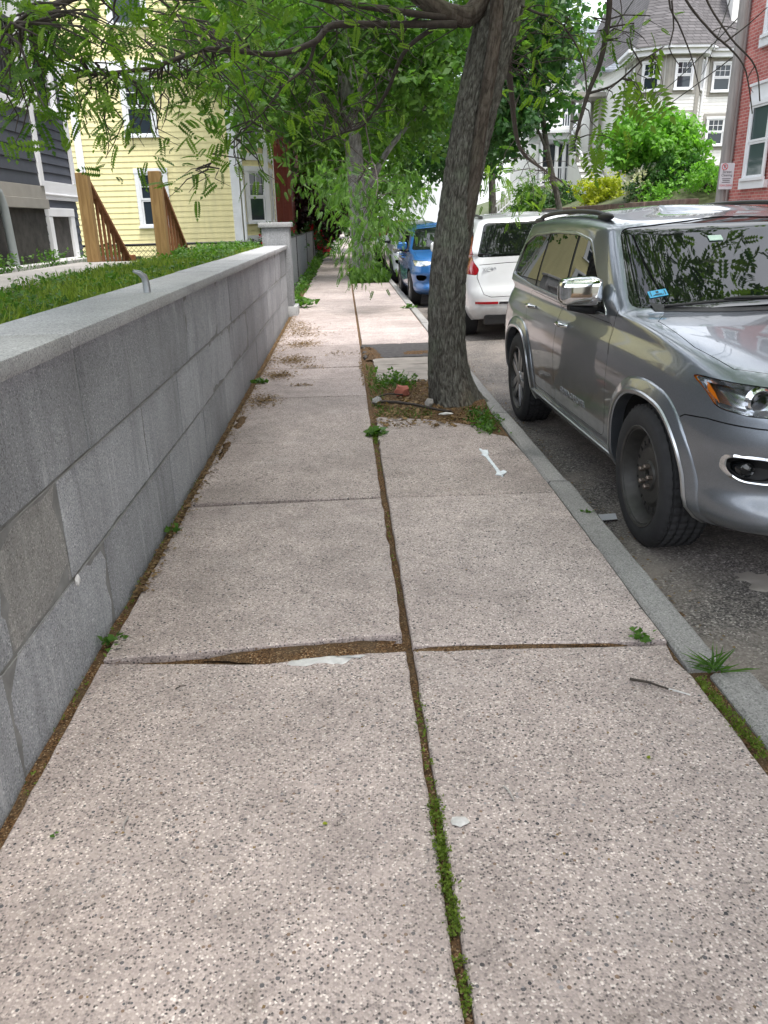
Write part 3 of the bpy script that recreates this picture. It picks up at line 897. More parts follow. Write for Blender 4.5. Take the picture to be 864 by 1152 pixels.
suv, HS = make_car('parked_suv', 'gray metallic four wheel drive car with black steel front wheel and chrome mirror', (2.475, 5.47, ROAD + .027), R(1.0), SUV, 'paint_silver', 1.0)
suv.rotation_euler = (0, R(-1.6), R(1.0))             # leans to the kerb on the crowned road
# lettering, sticker, tag, wiper, fog lamps, aerial of the gray car
p, n = HS.side(-.20, .56)
Mside = Matrix(((0, 0, -1, p.x - .003), (-1, 0, 0, -.20), (0, 1, 0, .56), (0, 0, 0, 1)))
for o in list(suv.children):
    if o.name.startswith('door'):
        q = sum((Vector(c) for c in o.bound_box), Vector()) / 8
        if q.x < 0 and q.y < 0: front_door = o
text_mesh('badge', 'GRAND', .062, MT['badge'], front_door, Matrix.Translation((0, .17, 0)) @ Mside, .0015)
text_mesh('badge', 'CHEROKEE', .062, MT['badge'], front_door, Matrix.Translation((0, -.12, 0)) @ Mside, .0015)

def ws_frame(x, z):
    p, n = HS.hit((x, -4, z), (0, 1, 0))
    r = Vector((1, 0, 0)); r = (r - n * r.dot(n)).normalized(); u = n.cross(r)
    if u.z < 0: u = -u
    return p, n, r, u
def ws_card(name, x, z, w, h, mat, lift=.002, th=.003):
    p, n, r, u = ws_frame(x, z)
    M = Matrix((r, u, n)).transposed()
    b = MB().obox(p + n * (lift - .005 + th / 2), (w, h, th), M)
    return b.build(name, mat, suv, bevel=.0008), (p, n, r, u)
st, fr = ws_card('sticker', -.655, 1.285, .105, .058, MT['sticker'])
p, n, r, u = fr
ib = MB()
M3 = Matrix((r, u, n)).transposed()
for (dx, dy, w_, h_) in ((-.002, .010, .016, .014), (.0, -.016, .062, .005), (.0, -.008, .04, .004), (-.040, .0, .004, .040), (.040, .0, .004, .040)):
    ib.obox(p + r * dx + u * dy + n * .0012, (w_, h_, .0014), M3)
ib.build('sticker_print', MT['ink'], st)
tg, fr2 = ws_card('toll_tag', -.16, 1.555, .085, .050, MT['tag'], th=.006)
b = MB()
pts = []
for k in range(13):
    x = -.66 + 1.0 * k / 12
    p, n, r, u = ws_frame(x, 1.212 + .012 * math.sin(k / 12 * math.pi))
    pts.append(p + n * .016)
b.tube(pts, .008, 8); 
b.tube([pts[4] + Vector((0, 0, .012)), pts[5] + Vector((0, -.01, .014)), pts[8] + Vector((0, -.02, .004)), pts[12] + Vector((0, -.03, -.02))], [.006, .009, .009, .010], 8)
b.build('wiper', MT['plastic'], suv, smooth=60)
# cowl strip at the base of the windshield
b = MB(); vs = []
for k in range(25):
    x = -.72 + 1.44 * k / 24
    yy = -1.10 + .16 * abs(x / .72) ** 2.4
    for dy, dz in ((-.06, .004), (.02, .008)):
        pp, nn = HS.hit((x, yy + dy, 4), (0, 0, -1)); vs.append((x, yy + dy, pp.z + (.003 if dy < 0 else .004)))
b.add(vs, [(2 * k, 2 * k + 2, 2 * k + 3, 2 * k + 1) for k in range(24)])
b.build('cowl', MT['plastic'], suv, smooth=60)
for sg in (-1, 1):
    fp = SUV['fog'][0] if sg < 0 else mirx(SUV['fog'][0])
    ring = rounded(fp, .03); o_ = inset_poly(ring, -.012); i_ = inset_poly(ring, .006)
    vs = []; nn_ = len(ring)
    for a, m_, i2 in zip(o_, ring, i_):
        for (x, z), d in ((a, .002), (m_, -.010), (i2, -.004), (i2, .03)):
            pp, n = HS.hit((x, -4, z), (0, 1, 0)); vs.append((x, pp.y + d, z))
    b = MB().add(vs, [(4 * i + j, 4 * ((i + 1) % nn_) + j, 4 * ((i + 1) % nn_) + j + 1, 4 * i + j + 1) for i in range(nn_) for j in range(3)])
    fo = b.build('fog_light', MT['chrome'], suv, smooth=50, recalc=True)
    pp, n = HS.hit((sg * .755, -4, .645), (0, 1, 0))
    MB().lathe([(pp.y + .10, .036), (pp.y + .015, .036), (pp.y + .010, .032), (pp.y + .018, .027), (pp.y + .012, .012), (pp.y + .010, .0005)], (sg * .755, 0, .645), 28, 1).build('fog_lamp', MT['glass'], fo, smooth=40, recalc=True)
    b = MB()
    vs = []
    for (x, z) in i_:
        pp, n = HS.hit((x, -4, z), (0, 1, 0)); vs.append((x, pp.y + .05, z))
    b.add(vs, [tuple(range(len(vs)))]).build('fog_recess', MT['plastic'], fo)
for k in range(7):
    x0 = -.39 + .115 * k; q = rounded([(x0, .70), (x0 + .09, .70), (x0 + .09, .90), (x0, .90)], .02)
    o_ = inset_poly(q, -.010); i_ = inset_poly(q, .008); vs = []
    for a, m_, i2 in zip(o_, q, i_):
        for (x, z), d in ((a, .001), (m_, -.012), (i2, .02)):
            pp, n = HS.hit((x, -4, z), (0, 1, 0)); vs.append((x, pp.y + d, z))
    n_ = len(q)
    MB().add(vs, [(3 * i + j, 3 * ((i + 1) % n_) + j, 3 * ((i + 1) % n_) + j + 1, 3 * i + j + 1) for i in range(n_) for j in range(2)]).build('grille_frame', MT['chrome'], suv, smooth=50, recalc=True)
pp, n = HS.hit((.0, 1.72, 4), (0, 0, -1))
b = MB().add([(-.03, 1.62, pp.z - .004), (.03, 1.62, pp.z - .004), (.035, 1.80, pp.z - .012), (-.035, 1.80, pp.z - .012), (0, 1.78, pp.z + .065), (0, 1.80, pp.z + .055)],
             [(0, 1, 2, 3), (0, 4, 1), (1, 4, 5, 2), (2, 5, 3), (3, 5, 4, 0)])
b.build('roof_aerial', MT['plastic'], suv, recalc=True)
# ------------------------------------------------------------------ leaves
def rand_frames(n, d, upb=.6, jit=.5):
    """frames whose x axis follows d and whose z axis leans upward"""
    x = d / (np.linalg.norm(d, axis=1, keepdims=True) + 1e-9)
    z = np.tile(np.array([[0, 0, upb]]), (n, 1)) + rng.normal(0, jit, (n, 3))
    y = np.cross(z, x); y /= np.linalg.norm(y, axis=1, keepdims=True) + 1e-9
    z = np.cross(x, y)
    return np.stack([x, y, z], 2)                        # columns

def tmpl_pinnate(pairs=8, L=1.0, ll=.23, lw=.078, droop=.25, term=True):
    """one compound leaf: leaflets as folded diamonds along a curved rachis, length 1"""
    V = []; F = []
    def leaflet(p, d, l, w):
        d = np.array(d); d = d / np.linalg.norm(d); s = np.cross([0, 0, 1.], d); s /= np.linalg.norm(s)
        i = len(V)
        V.extend([p, p + d * l * .45 + s * w + np.array([0, 0, .02]), p + d * l - np.array([0, 0, l * .12]), p + d * l * .45 - s * w + np.array([0, 0, .02])])
        F.append((i, i + 1, i + 2, i + 3))
    for k in range(pairs):
        t = .16 + .84 * k / pairs
        p = np.array([t * L, 0, -droop * t * t])
        e = 1 - .45 * abs(t - .45)
        for sg in (-1, 1): leaflet(p, [.45, sg, -.12], ll * e, lw * e)
    if term: leaflet(np.array([L, 0, -droop]), [1, .1, -.4], ll * .9, lw)
    i = len(V); V.extend([np.array([0, .006, 0]), np.array([0, -.006, 0]), np.array([L, -.004, -droop]), np.array([L, .004, -droop])]); F.append((i, i + 1, i + 2, i + 3))
    return np.array(V), np.array(F)

def tmpl_simple(w=.42, fold=.08):
    return np.array([[0, 0, 0], [.42, w, fold], [1, 0, -.12], [.42, -w, fold]], float), np.array([[0, 1, 2, 3]])

def tmpl_cluster(n=5, w=.34, seed=1, spread=.5):
    r = np.random.default_rng(seed); V = []; F = []
    for k in range(n):
        a = r.uniform(0, 6.28); p = r.normal(0, spread * .5, 3); d = np.array([math.cos(a), math.sin(a), r.uniform(-.7, .25)]); d /= np.linalg.norm(d)
        s = np.cross(r.normal(0, .5, 3) + [0, 0, 1], d); s /= np.linalg.norm(s); u = np.cross(d, s)
        l = r.uniform(.6, 1.0); i = len(V)
        V += [p, p + d * l * .45 + s * w * l + u * .06, p + d * l, p + d * l * .45 - s * w * l + u * .06]; F.append((i, i + 1, i + 2, i + 3))
    return np.array(V), np.array(F)

TP = {'pin': tmpl_pinnate(), 'pin_s': tmpl_pinnate(5, 1, .34, .12), 'lance': tmpl_pinnate(6, 1, .38, .085, .4), 'simple': tmpl_simple(), 'clump': tmpl_cluster(6, .30, 3), 'clump4': tmpl_cluster(4, .36, 5), 'blade': (np.array([[0, .035, 0], [0, -.035, 0], [.6, -.022, -.02], [1, 0, -.12]]), np.array([[0, 1, 2, 3]]))}

def leaf_batch(P, D, S, tp, upb=.6, jit=.5):
    T, F = TP[tp]; n = len(P); m = len(T)
    Fr = rand_frames(n, D, upb, jit)
    V = np.einsum('nij,mj->nmi', Fr, T) * S[:, None, None] + P[:, None, :]
    FF = F[None] + (np.arange(n) * m)[:, None, None]
    tone = np.clip(rng.beta(1.6, 1.6, n), 0, 1)
    tone = np.repeat(tone, len(F)) + rng.normal(0, .08, n * len(F))
    return V.reshape(-1, 3), FF.reshape(-1, 4), tone

def leaves(name, batches, mat, parent=None):
    Vs = []; Fs = []; Ts = []; o = 0
    for V, F, t in batches:
        Vs.append(V); Fs.append(F + o); Ts.append(t); o += len(V)
    return raw_mesh(name, np.concatenate(Vs), np.concatenate(Fs), MT[mat], parent, world=True, attr=np.concatenate(Ts))

def ball_points(c, r, n, shell=.5):
    d = rng.normal(0, 1, (n, 3)); d /= np.linalg.norm(d, axis=1, keepdims=True)
    k = rng.uniform(shell, 1, (n, 1)) ** .6
    return np.array(c) + d * k * np.array(r), d

def crown(clumps, per, size, tp, spread=(.5, .5, .35), upb=.6, jit=.5, droop=-.3):
    """leaves round each clump centre: the gaps between the clumps stay open"""
    out = []
    C = np.array(clumps, float)
    n = len(C) * per
    base = np.repeat(C, per, 0)
    off = rng.normal(0, 1, (n, 3)) * np.array(spread)
    P = base + off
    D = off * np.array([1, 1, .4]) + rng.normal(0, .25, (n, 3)) + np.array([0, 0, droop])
    S = size * rng.uniform(.65, 1.25, n)
    return [leaf_batch(P, D, S, tp, upb, jit)]

def clumps_in(c, r, n, seed=0, thr=-.12, sc_=.55, zcut=-.75):
    out = []; k = 0
    while len(out) < n and k < n * 40:
        k += 1
        d = rng.normal(0, 1, 3); d /= np.linalg.norm(d); q = rng.uniform(.25, 1) ** .5
        p = d * q
        if p[2] < zcut: continue
        w = np.array(c) + p * np.array(r)
        lump = 1 + .35 * noise.noise(Vector(d * 1.8) + Vector((seed * 7.3, seed, 0)))
        w = np.array(c) + p * np.array(r) * lump
        if noise.noise(Vector(w * sc_) + Vector((seed * 3.7, 0, seed))) < thr: continue
        out.append(w)
    return out

# ------------------------------------------------------------------ the setting
def sheet(name, poly, z, mat, kind='structure', th=.3):
    o = MB().prism(poly, 2, z - th, z).build(name, mat); return tag(o, kind=kind)

tag(MB().add([(-400, -300, -.45), (400, -300, -.45), (400, 700, -.45), (-400, 700, -.45)], [(0, 1, 2, 3)]).build('ground', MT['ground']), kind='structure')

def road_z(x):
    return ROAD + .085 * (1 - ((x - 4.5) / 3.15) ** 2)
xs = np.linspace(1.33, 7.65, 22); ys = np.concatenate([np.linspace(-6, 12, 25), np.linspace(14, 140, 22)])
vs = [(x, y, road_z(x) + .012 * noise.noise(Vector((x * 1.3, y * .8, 0)))) for y in ys for x in xs]
nx = len(xs)
o = MB().add(vs, [(j * nx + i, j * nx + i + 1, (j + 1) * nx + i + 1, (j + 1) * nx + i) for j in range(len(ys) - 1) for i in range(nx - 1)]).build('road', MT['asphalt'], smooth=180)
tag(o, kind='structure')
tag(MB().box(-1.40, 1.34, -6, 120, -.44, -.028).build('soil_bed', MT['dirt']), kind='structure')

def jag(poly, step=.07, amp=.003, seed=0):
    out = []; n = len(poly)
    for i in range(n):
        a = Vector(poly[i]); b = Vector(poly[(i + 1) % n]); L = (b - a).length; k = max(1, int(L / step))
        t = (b - a).normalized(); nn = Vector((-t.y, t.x))
        for j in range(k):
            p = a + (b - a) * j / k
            if j: p = p + nn * amp * 2 * noise.noise(Vector((p.x * 9, p.y * 9, seed)))
            out.append((p.x, p.y))
    return out

walk = MB(); slab_tone = []; rs_ = random.Random(12)
def slab(poly, z=0, bx=0, by=0, amp=.003, far=False):
    cx = sum(p[0] for p in poly) / len(poly); cy = sum(p[1] for p in poly) / len(poly)
    q = poly if far else jag(poly, .07, amp, cx * 3 + cy)
    n = len(q); zz = lambda x, y: z + bx * (x - cx) + by * (y - cy)
    ins = inset_poly(q, .006)
    vs = [(x, y, -.09) for x, y in q] + [(x, y, zz(x, y) - .006) for x, y in q] + [(x, y, zz(x, y)) for x, y in ins]
    ar = sum(q[i][0] * q[(i + 1) % n][1] - q[(i + 1) % n][0] * q[i][1] for i in range(n))
    fs = []
    for i in range(n):
        j = (i + 1) % n
        for k in (0, n): fs.append((i + k, j + k, j + k + n, i + k + n) if ar > 0 else (j + k, i + k, i + k + n, j + k + n))
    top = tuple(range(2 * n, 3 * n)); fs.append(top if ar > 0 else top[::-1])
    walk.add(vs, fs); slab_tone.extend([rs_.random()] * len(fs))
def rect(x0, x1, y0, y1): return [(x0, y0), (x1, y0), (x1, y1), (x0, y1)]
# left row, then right row; two slabs are heaved at the open joint
slab(rect(-.985, .186, -1.2, .86)); slab([(-.985, .872), (.186, .872), (.180, 2.645), (-.1, 2.640), (-.35, 2.60), (-.985, 2.655)], -.004)
slab([(-.980, 2.672), (-.5, 2.70), (-.1, 2.735), (.172, 2.745), (.168, 4.424), (-.98, 4.430)], .006, .012, -.010, .005)
lj = [4.442, 5.80, 7.42, 9.05, 10.72, 12.45, 14.15, 15.87, 17.6, 19.35, 22.4, 24.2, 26, 28, 30, 32, 34, 36]
for a, b in zip(lj[:-1], lj[1:]):
    slab(rect(-.975 + (.01 if a > 6 else 0), .165, a + .009, b - .009), .004 * math.sin(a * 3.1), .003 * math.sin(a * 5), .004 * math.sin(a * 2.3), .003, a > 12)
slab(rect(.212, 1.185, -1.2, .86)); slab([(.212, .872), (1.185, .872), (1.192, 2.38), (1.17, 2.50), (1.185, 2.60), (.208, 2.642)], -.002)
slab([(.208, 2.672), (1.192, 2.622), (1.215, 4.410), (.206, 4.428)], .004, 0, -.003)
slab([(.206, 4.440), (1.215, 4.424), (1.212, 5.22), (.204, 5.27)], .004, 0, .002)
slab([(.204, 5.276), (1.212, 5.226), (1.205, 5.40), (1.19, 5.72), (1.08, 5.83), (1.0, 6.10), (.62, 6.36), (.22, 6.50)], .004, 0, .002, .008)
rj = [10.75, 12.45, 14.1, 15.9, 17.7, 19.5, 22.1]
for a, b in zip(rj[:-1], rj[1:]): slab(rect(.20, 1.20, a + .006, b - .006), .003 * math.sin(a * 2), 0, 0, .003, a > 12)
rj = [26.5, 28.4, 30.3, 32.2, 34, 36]
for a, b in zip(rj[:-1], rj[1:]): slab(rect(.20, 1.20, a + .006, b - .006), 0, 0, 0, .003, True)
o = walk.build('sidewalk', MT['walk']); tag(o, kind='structure')
at = o.data.attributes.new('tone', 'FLOAT', 'FACE'); at.data.foreach_set('value', np.array(slab_tone, dtype=np.float32))
far = MB()
y = 36.01; k = 0
while y < 118:
    far.box(-.97, 1.2, y, y + 2.2, -.09, .004 * (k % 3)); y += 2.215; k += 1
tag(far.build('sidewalk_beyond', MT['walk']), kind='structure')
old = MB()
for a, b in ((8.08, 8.62), (8.64, 9.10), (9.12, 9.60)): old.prism(jag(rect(.30, 1.19, a, b), .06, .012, a), 2, -.09, -.004)
tag(old.build('old_sidewalk', MT['oldwalk']), kind='structure')
tag(MB().prism(jag(rect(.20, 1.19, 9.62, 10.73), .06, .03, 3), 2, -.09, .004).build('asphalt_patch', MT['patchmix'], bevel=.01), kind='structure')
# kerbs
kb = MB(); rk = random.Random(3)
def stone(x0, x1, y0, y1, top, rot=0):
    m = MB(); n = 14
    for s_ in range(n):
        a = y0 + (y1 - y0) * s_ / (n - 1)
        w = .004 * noise.noise(Vector((a * 4, x0, 1))); w2 = .006 * noise.noise(Vector((a * 5, x1, 2))); h = .003 * noise.noise(Vector((a * 5, 0, 3)))
        dx = rot * (a - (y0 + y1) / 2)
        m.v += [(x0 + w + dx, a, -.44), (x0 + w + dx, a, top - .012 + h), (x0 + .014 + w + dx, a, top + h), (x1 - .020 + w2 + dx, a, top - .002 + h), (x1 + w2 + dx, a, top - .022 + h), (x1 + .02 + w2 + dx, a, -.44)]
    for s_ in range(n - 1):
        for k in range(5): m.f.append((s_ * 6 + k, (s_ + 1) * 6 + k, (s_ + 1) * 6 + k + 1, s_ * 6 + k + 1))
    m.f.append((0, 1, 2, 3, 4, 5)); m.f.append(tuple((n - 1) * 6 + k for k in range(6))[::-1])
    kb.add(m.v, m.f)
stone(1.245, 1.405, -2.0, 2.395, -.006, .01); stone(1.215, 1.36, 2.435, 4.62, .0, .012)
yk = 4.635
while yk < 100:
    L = rk.uniform(1.7, 2.5); stone(1.222 + rk.uniform(-.006, .006), 1.362 + rk.uniform(-.006, .006), yk, yk + L, rk.uniform(-.005, .004)); yk += L + .014
tag(kb.build('curb', MT['curb'], smooth=35), kind='structure')
ok = MB()
yk = 2.0
while yk < 100: ok.box(7.62, 7.77, yk, yk + 2.2, -.44, .0); yk += 2.215
tag(ok.build('far_curb', MT['curb']), kind='structure')
tag(MB().box(7.772, 9.9, -6, 100, -.44, -.008).build('far_sidewalk', MT['walk']), kind='structure')

# raised lots behind the wall, and the yellow house's lower lot
tag(MB().box(-14, -1.37, -8, 10.4, -.44, 1.13).box(-2.14, -1.37, 10.403, 14.45, -.44, 1.13).box(-14, -3.2, 10.403, 13.2, -.44, 1.13).build('lawn_terrace', MT['lawn']), kind='structure')
tag(MB().box(-30, -1.42, 13.25, 60, -.44, .06).build('side_yard', MT['lawn']), kind='structure')
pth = MB()
yy = 1.0
while yy < 10.3:
    pth.prism(jag(rect(-3.28, -2.44, yy, min(yy + 1.5, 10.39)), .1, .005, yy), 2, 1.0, 1.165); yy += 1.515
tag(pth.build('garden_path', MT['path'], bevel=.006), kind='structure')
stp = MB()
for k in range(6): stp.box(-3.18, -2.16, 10.403 + .28 * k, 10.403 + .28 * (k + 1) - .003, -.4, 1.13 - .17 * (k + 1))
tag(stp.build('garden_steps', MT['path']), kind='structure')

# the hillside lots across the street
def hz(x, y):
    t = max(0, min(1, (x - 9.35) / 5.5)); b = 3.1 if y > 22.5 else .5
    k = max(0, min(1, (y - 22) / 3))
    return -.03 + ((1.85 + 1.5 * t ** .8) * k) + .10 * noise.noise(Vector((x * .6, y * .6, 0)))
xs = np.linspace(9.35, 34, 26); ys = np.linspace(21.2, 80, 40)
vs = [(x, y, hz(x, y)) for y in ys for x in xs]; nx = len(xs)
o = MB().add(vs, [(j * nx + i, j * nx + i + 1, (j + 1) * nx + i + 1, (j + 1) * nx + i) for j in range(len(ys) - 1) for i in range(nx - 1)]).build('hillside', MT['hill'], smooth=180)
tag(o, kind='structure')

# ------------------------------------------------------------------ granite retaining wall
wl = thing('retaining_wall', 'long gray granite block wall with smooth cap along the left edge of the sidewalk', 'wall', (-1.2, 6, 0))
WX = -1.03
MB().box(-1.37, WX - .009, -3, 14.58, -.2, 1.138).build('mortar', MT['mortar'], wl, world=True)
rw_ = random.Random(5)
Vb = MB(); tones = []
courses = [(-.1, .345), (.355, .725), (.735, 1.135)]
starts = [(-.9, [.0, .9, 2.02, 3.05, 4.35, 5.5, 6.6, 7.8, 9.1, 10.3, 11.4, 12.7, 13.6, 14.56]), (0, [-1, .2, 1.1, 2.12, 2.66, 3.9, 4.77, 6.0, 7.1, 8.4, 9.5, 10.8, 12.0, 13.2, 14.56]), (0, [-.6, .7, 1.75, 3.05, 4.1, 5.24, 6.5, 7.3, 8.8, 10.0, 11.1, 12.4, 13.4, 14.56])]
br = None
for ci, (z0, z1) in enumerate(courses):
    ylist = starts[ci][1]
    for a, b in zip(ylist[:-1], ylist[1:]):
        dx = rw_.uniform(-.004, .003); dz = rw_.uniform(-.003, .003)
        # front face as a slightly uneven grid
        m = MB(); ny = max(3, int((b - a) / .12)); nz = 5; Y0, Y1, Z0, Z1 = a + .006, b - .006, z0 + dz, z1 + dz
        for i in range(ny + 1):
            for j in range(nz + 1):
                y = Y0 + (Y1 - Y0) * i / ny; z = Z0 + (Z1 - Z0) * j / nz
                e = min(i, ny - i, j, nz - j)
                w = .0035 * noise.noise(Vector((y * 5, z * 7, ci))) + .002 * noise.noise(Vector((y * 14, z * 16, ci)))
                m.v.append((WX + dx + w - (.006 if e == 0 else 0), y, z))
        for i in range(ny):
            for j in range(nz):
                k = i * (nz + 1) + j; m.f.append((k, k + nz + 1, k + nz + 2, k + 1))
        n0 = len(m.v)
        ring = [i * (nz + 1) for i in range(ny + 1)] + [ny * (nz + 1) + j for j in range(1, nz + 1)] + [i * (nz + 1) + nz for i in range(ny - 1, -1, -1)] + [j for j in range(nz - 1, 0, -1)]
        for r_ in ring: m.v.append((WX - .05, m.v[r_][1], m.v[r_][2]))
        for q in range(len(ring)):
            q2 = (q + 1) % len(ring); m.f.append((ring[q2], ring[q], n0 + q, n0 + q2))
        if ci == 1 and abs(a - 2.12) < .01: br = m
        else:
            Vb.add(m.v, m.f); tones += [rw_.random()] * len(m.f)
o = Vb.build('masonry', MT['granite'], wl, world=True, smooth=35)
at = o.data.attributes.new('tone', 'FLOAT', 'FACE'); at.data.foreach_set('value', np.array(tones, dtype=np.float32))
tag(br.build('odd_block', MT['granite_brown'], wl, world=True, smooth=35), 'rough brownish block, paler than the rest')
cp = MB(); yy = -3.0
for L in (1.7, 1.9, 2.3, 1.8, 2.05, 2.1, 1.9, 1.7, 2.2):
    if yy >= 14.5: break
    cp.box(-1.385 + rw_.uniform(-.004, .004), -.992 + rw_.uniform(-.003, .003), yy + .002, min(yy + L, 14.585) - .002, 1.143, 1.203 + rw_.uniform(-.002, .002)); yy += L
cp.build('cap', MT['cap'], wl, world=True, bevel=.008, smooth=35)
# thin raised mortar beads along the level joints
bd = MB()
for z in (.35, .73):
    pts = [(WX + .001, y, z + .004 * noise.noise(Vector((y * 2, z, 0)))) for y in np.linspace(-1, 14.5, 90)]
    bd.tube(pts, [.0030 + .003 * noise.noise(Vector((p[1] * 3, 0, z))) for p in pts], 5)
    bd.build('mortar_bead', MT['mortar'], wl, world=True, smooth=60); bd = MB()
pl = thing('stone_pillar', 'gray granite pillar with flat top at the far end of the wall', 'pillar', (-1.17, 14.85, 0))
MB().box(-1.42, -.94, 14.60, 15.08, -.1, 1.50).build('shaft', MT['granite'], pl, world=True, bevel=.012, smooth=35)
MB().box(-1.47, -.90, 14.57, 15.12, 1.503, 1.585).build('cap', MT['cap'], pl, world=True, bevel=.01, smooth=35)
MB().box(-1.46, -.87, 14.592, 15.14, -.1, .16).build('plinth', MT['cap'], pl, world=True, bevel=.01, smooth=35)
pp = MB()
pp.tube([(-1.13, 4.70, 1.19), (-1.13, 4.70, 1.25), (-1.135, 4.69, 1.29), (-1.155, 4.66, 1.315), (-1.18, 4.64, 1.325)], [.021, .021, .019, .014, .007], 12)
tag(pp.build('pipe_stub', MT['galv'], smooth=50), 'short crimped metal pipe sticking up from the cap of the granite wall', 'pipe')
# ------------------------------------------------------------------ the other parked cars
XC = dict(SUV)
XC.update(chrome=False, flare=None, rims=('alloy', 'alloy'), rails=(-.6, 1.8, .64),
    yr=([0, .12, .3, .42, .55, .75, 1], [2.33, 2.45, 2.47, 2.46, 2.42, 2.39, 2.35]),
    zs=([-2.45, -2.0, -1.2, 0, 1.3, 2.45], [1.02, 1.06, 1.10, 1.12, 1.16, 1.20]),
    zC=([-.4, .2, .9, 1.6, 2.3], [1.66, 1.72, 1.735, 1.72, 1.69]),
    zB=([-2.45, -1.1, -.8, 0, 1.5, 2.5], [1.20, 1.20, 1.19, 1.17, 1.20, 1.25]), plan=(1.25, .7, 4.6, 6.5),
    B=dict(w=.90, yf=-1.08, yr=2.34, af=.36, ar=.4, nf=4.2, nr=6), C=dict(w=.72, yf=-.35, yr=2.17, af=.26, ar=.35, nf=4.2, nr=5.5),
    rw=[(-.79, 1.20), (.79, 1.20), (.66, 1.655), (-.66, 1.655)], rwy=(1.9, 3),
    tl=[(-1.0, 1.04), (-1.0, .98), (-.80, .96), (-.765, 1.04), (-.83, 1.14), (-.845, 1.32), (-.76, 1.62), (-.82, 1.66), (-1.0, 1.5)], tly=(1.9, 3),
    grooves_rear=[[(-.785, 1.02), (-.80, .93), (-.72, .70), (-.62, .66), (.62, .66), (.72, .70), (.80, .93), (.785, 1.02)], [(-.76, 1.10), (-.4, 1.115), (.4, 1.115), (.76, 1.10)]],
    doors=SUV['doors'], grooves_side=[])
HATCH = dict(SUV)
HATCH.update(chrome=False, flare=None, rails=None, rims=('alloy', 'alloy'), grooves_side=[],
    B=dict(w=.885, yf=-1.38, yr=2.27, af=.36, ar=.5, nf=4.2, nr=5), C=dict(w=.70, yf=-.50, yr=2.02, af=.26, ar=.4, nf=4.2, nr=4.5),
    zB=([-2.45, -1.4, -.8, 0, 1.5, 2.45], [1.16, 1.18, 1.16, 1.15, 1.18, 1.22]),
    dlo=[(-.95, 1.155), (.3, 1.165), (1.2, 1.195), (1.93, 1.245), (1.80, 1.50), (1.55, 1.575), (.9, 1.605), (.25, 1.60), (-.18, 1.55)],
    ws=[(-.825, 1.20), (0, 1.19), (.825, 1.20), (.65, 1.635), (0, 1.665), (-.65, 1.635)],
    hood=[(-.70, -1.40), (-.78, -1.50), (-.79, -1.8), (-.755, -2.02), (-.60, -2.17), (-.3, -2.24), (0, -2.26), (.3, -2.24), (.60, -2.17), (.755, -2.02), (.79, -1.8), (.78, -1.50), (.70, -1.40), (.35, -1.47), (0, -1.49), (-.35, -1.47)])
def park(c, rz):
    c.rotation_euler = (0, R(-1.6) if abs(rz) < 90 else R(1.6), R(rz))
xc, HX = make_car('parked_suv', 'white sport utility car parked tail first behind the tree trunk with dark rear window', (2.70, 13.98, ROAD + .027), 0, XC, 'paint_white', .7)
park(xc, 180.5)
p, n = HX.hit((-.60, 4, 1.03), (0, -1, 0))
text_mesh('badge', 'XC90', .085, MT['badge'], xc, Matrix(((-1, 0, 0, .63), (0, 0, 1, p.y + .003), (0, 1, 0, 1.03), (0, 0, 0, 1))), .002)
for sg in (-1, 1):
    for nm, x0, x1, mt in (('rear_reflector', .52, .84, 'redlens'), ('bumper_trim', .24, .505, 'chrome')):
        b = MB(); vs = []
        for k in range(9):
            x = sg * (x0 + (x1 - x0) * k / 8)
            for z, d in ((.555, -.01), (.555, .012), (.59, .014), (.59, -.01)):
                pp, nn = HX.hit((x, 4, z), (0, -1, 0)); vs.append((x, pp.y + d, z + .02 * (abs(x) - .3)))
        for k in range(8):
            for j in range(4): b.f.append((4 * k + j, 4 * k + (j + 1) % 4, 4 * k + 4 + (j + 1) % 4, 4 * k + 4 + j))
        b.v = vs; b.f += [(0, 1, 2, 3), (35, 34, 33, 32)]
        b.build(nm, MT[mt], xc, recalc=True)
MB().box(-.70, .70, 2.25, 2.40, .26, .40).build('lower_bumper', MT['plastic'], xc, bevel=.02)
# gloss black head restraints seen through the rear glass
def spec(name, label, x, y, rz, P, paint, s):
    c, H = make_car(name, label, (x, y, ROAD + .027), 0, P, paint, .34)
    c.scale = s; park(c, rz); return c
spec('parked_hatchback', 'bright blue hatchback parked nose first just beyond the white car', 2.22, 18.75, .5, HATCH, 'paint_blue', (.90, .90, .94))
spec('parked_wagon', 'white car with raised roof parked nose first beyond the blue hatchback', 2.28, 25.6, .3, HATCH, 'paint_white', (.97, .95, .97))
spec('parked_car', 'dark red car parked far down the kerb behind the white car', 2.40, 31.6, .5, HATCH, 'paint_red', (.95, .95, 1.0))
spec('parked_car', 'gray car, farthest one seen along the kerb', 2.35, 38.0, 0, HATCH, 'paint_silver', (.95, .95, .95))
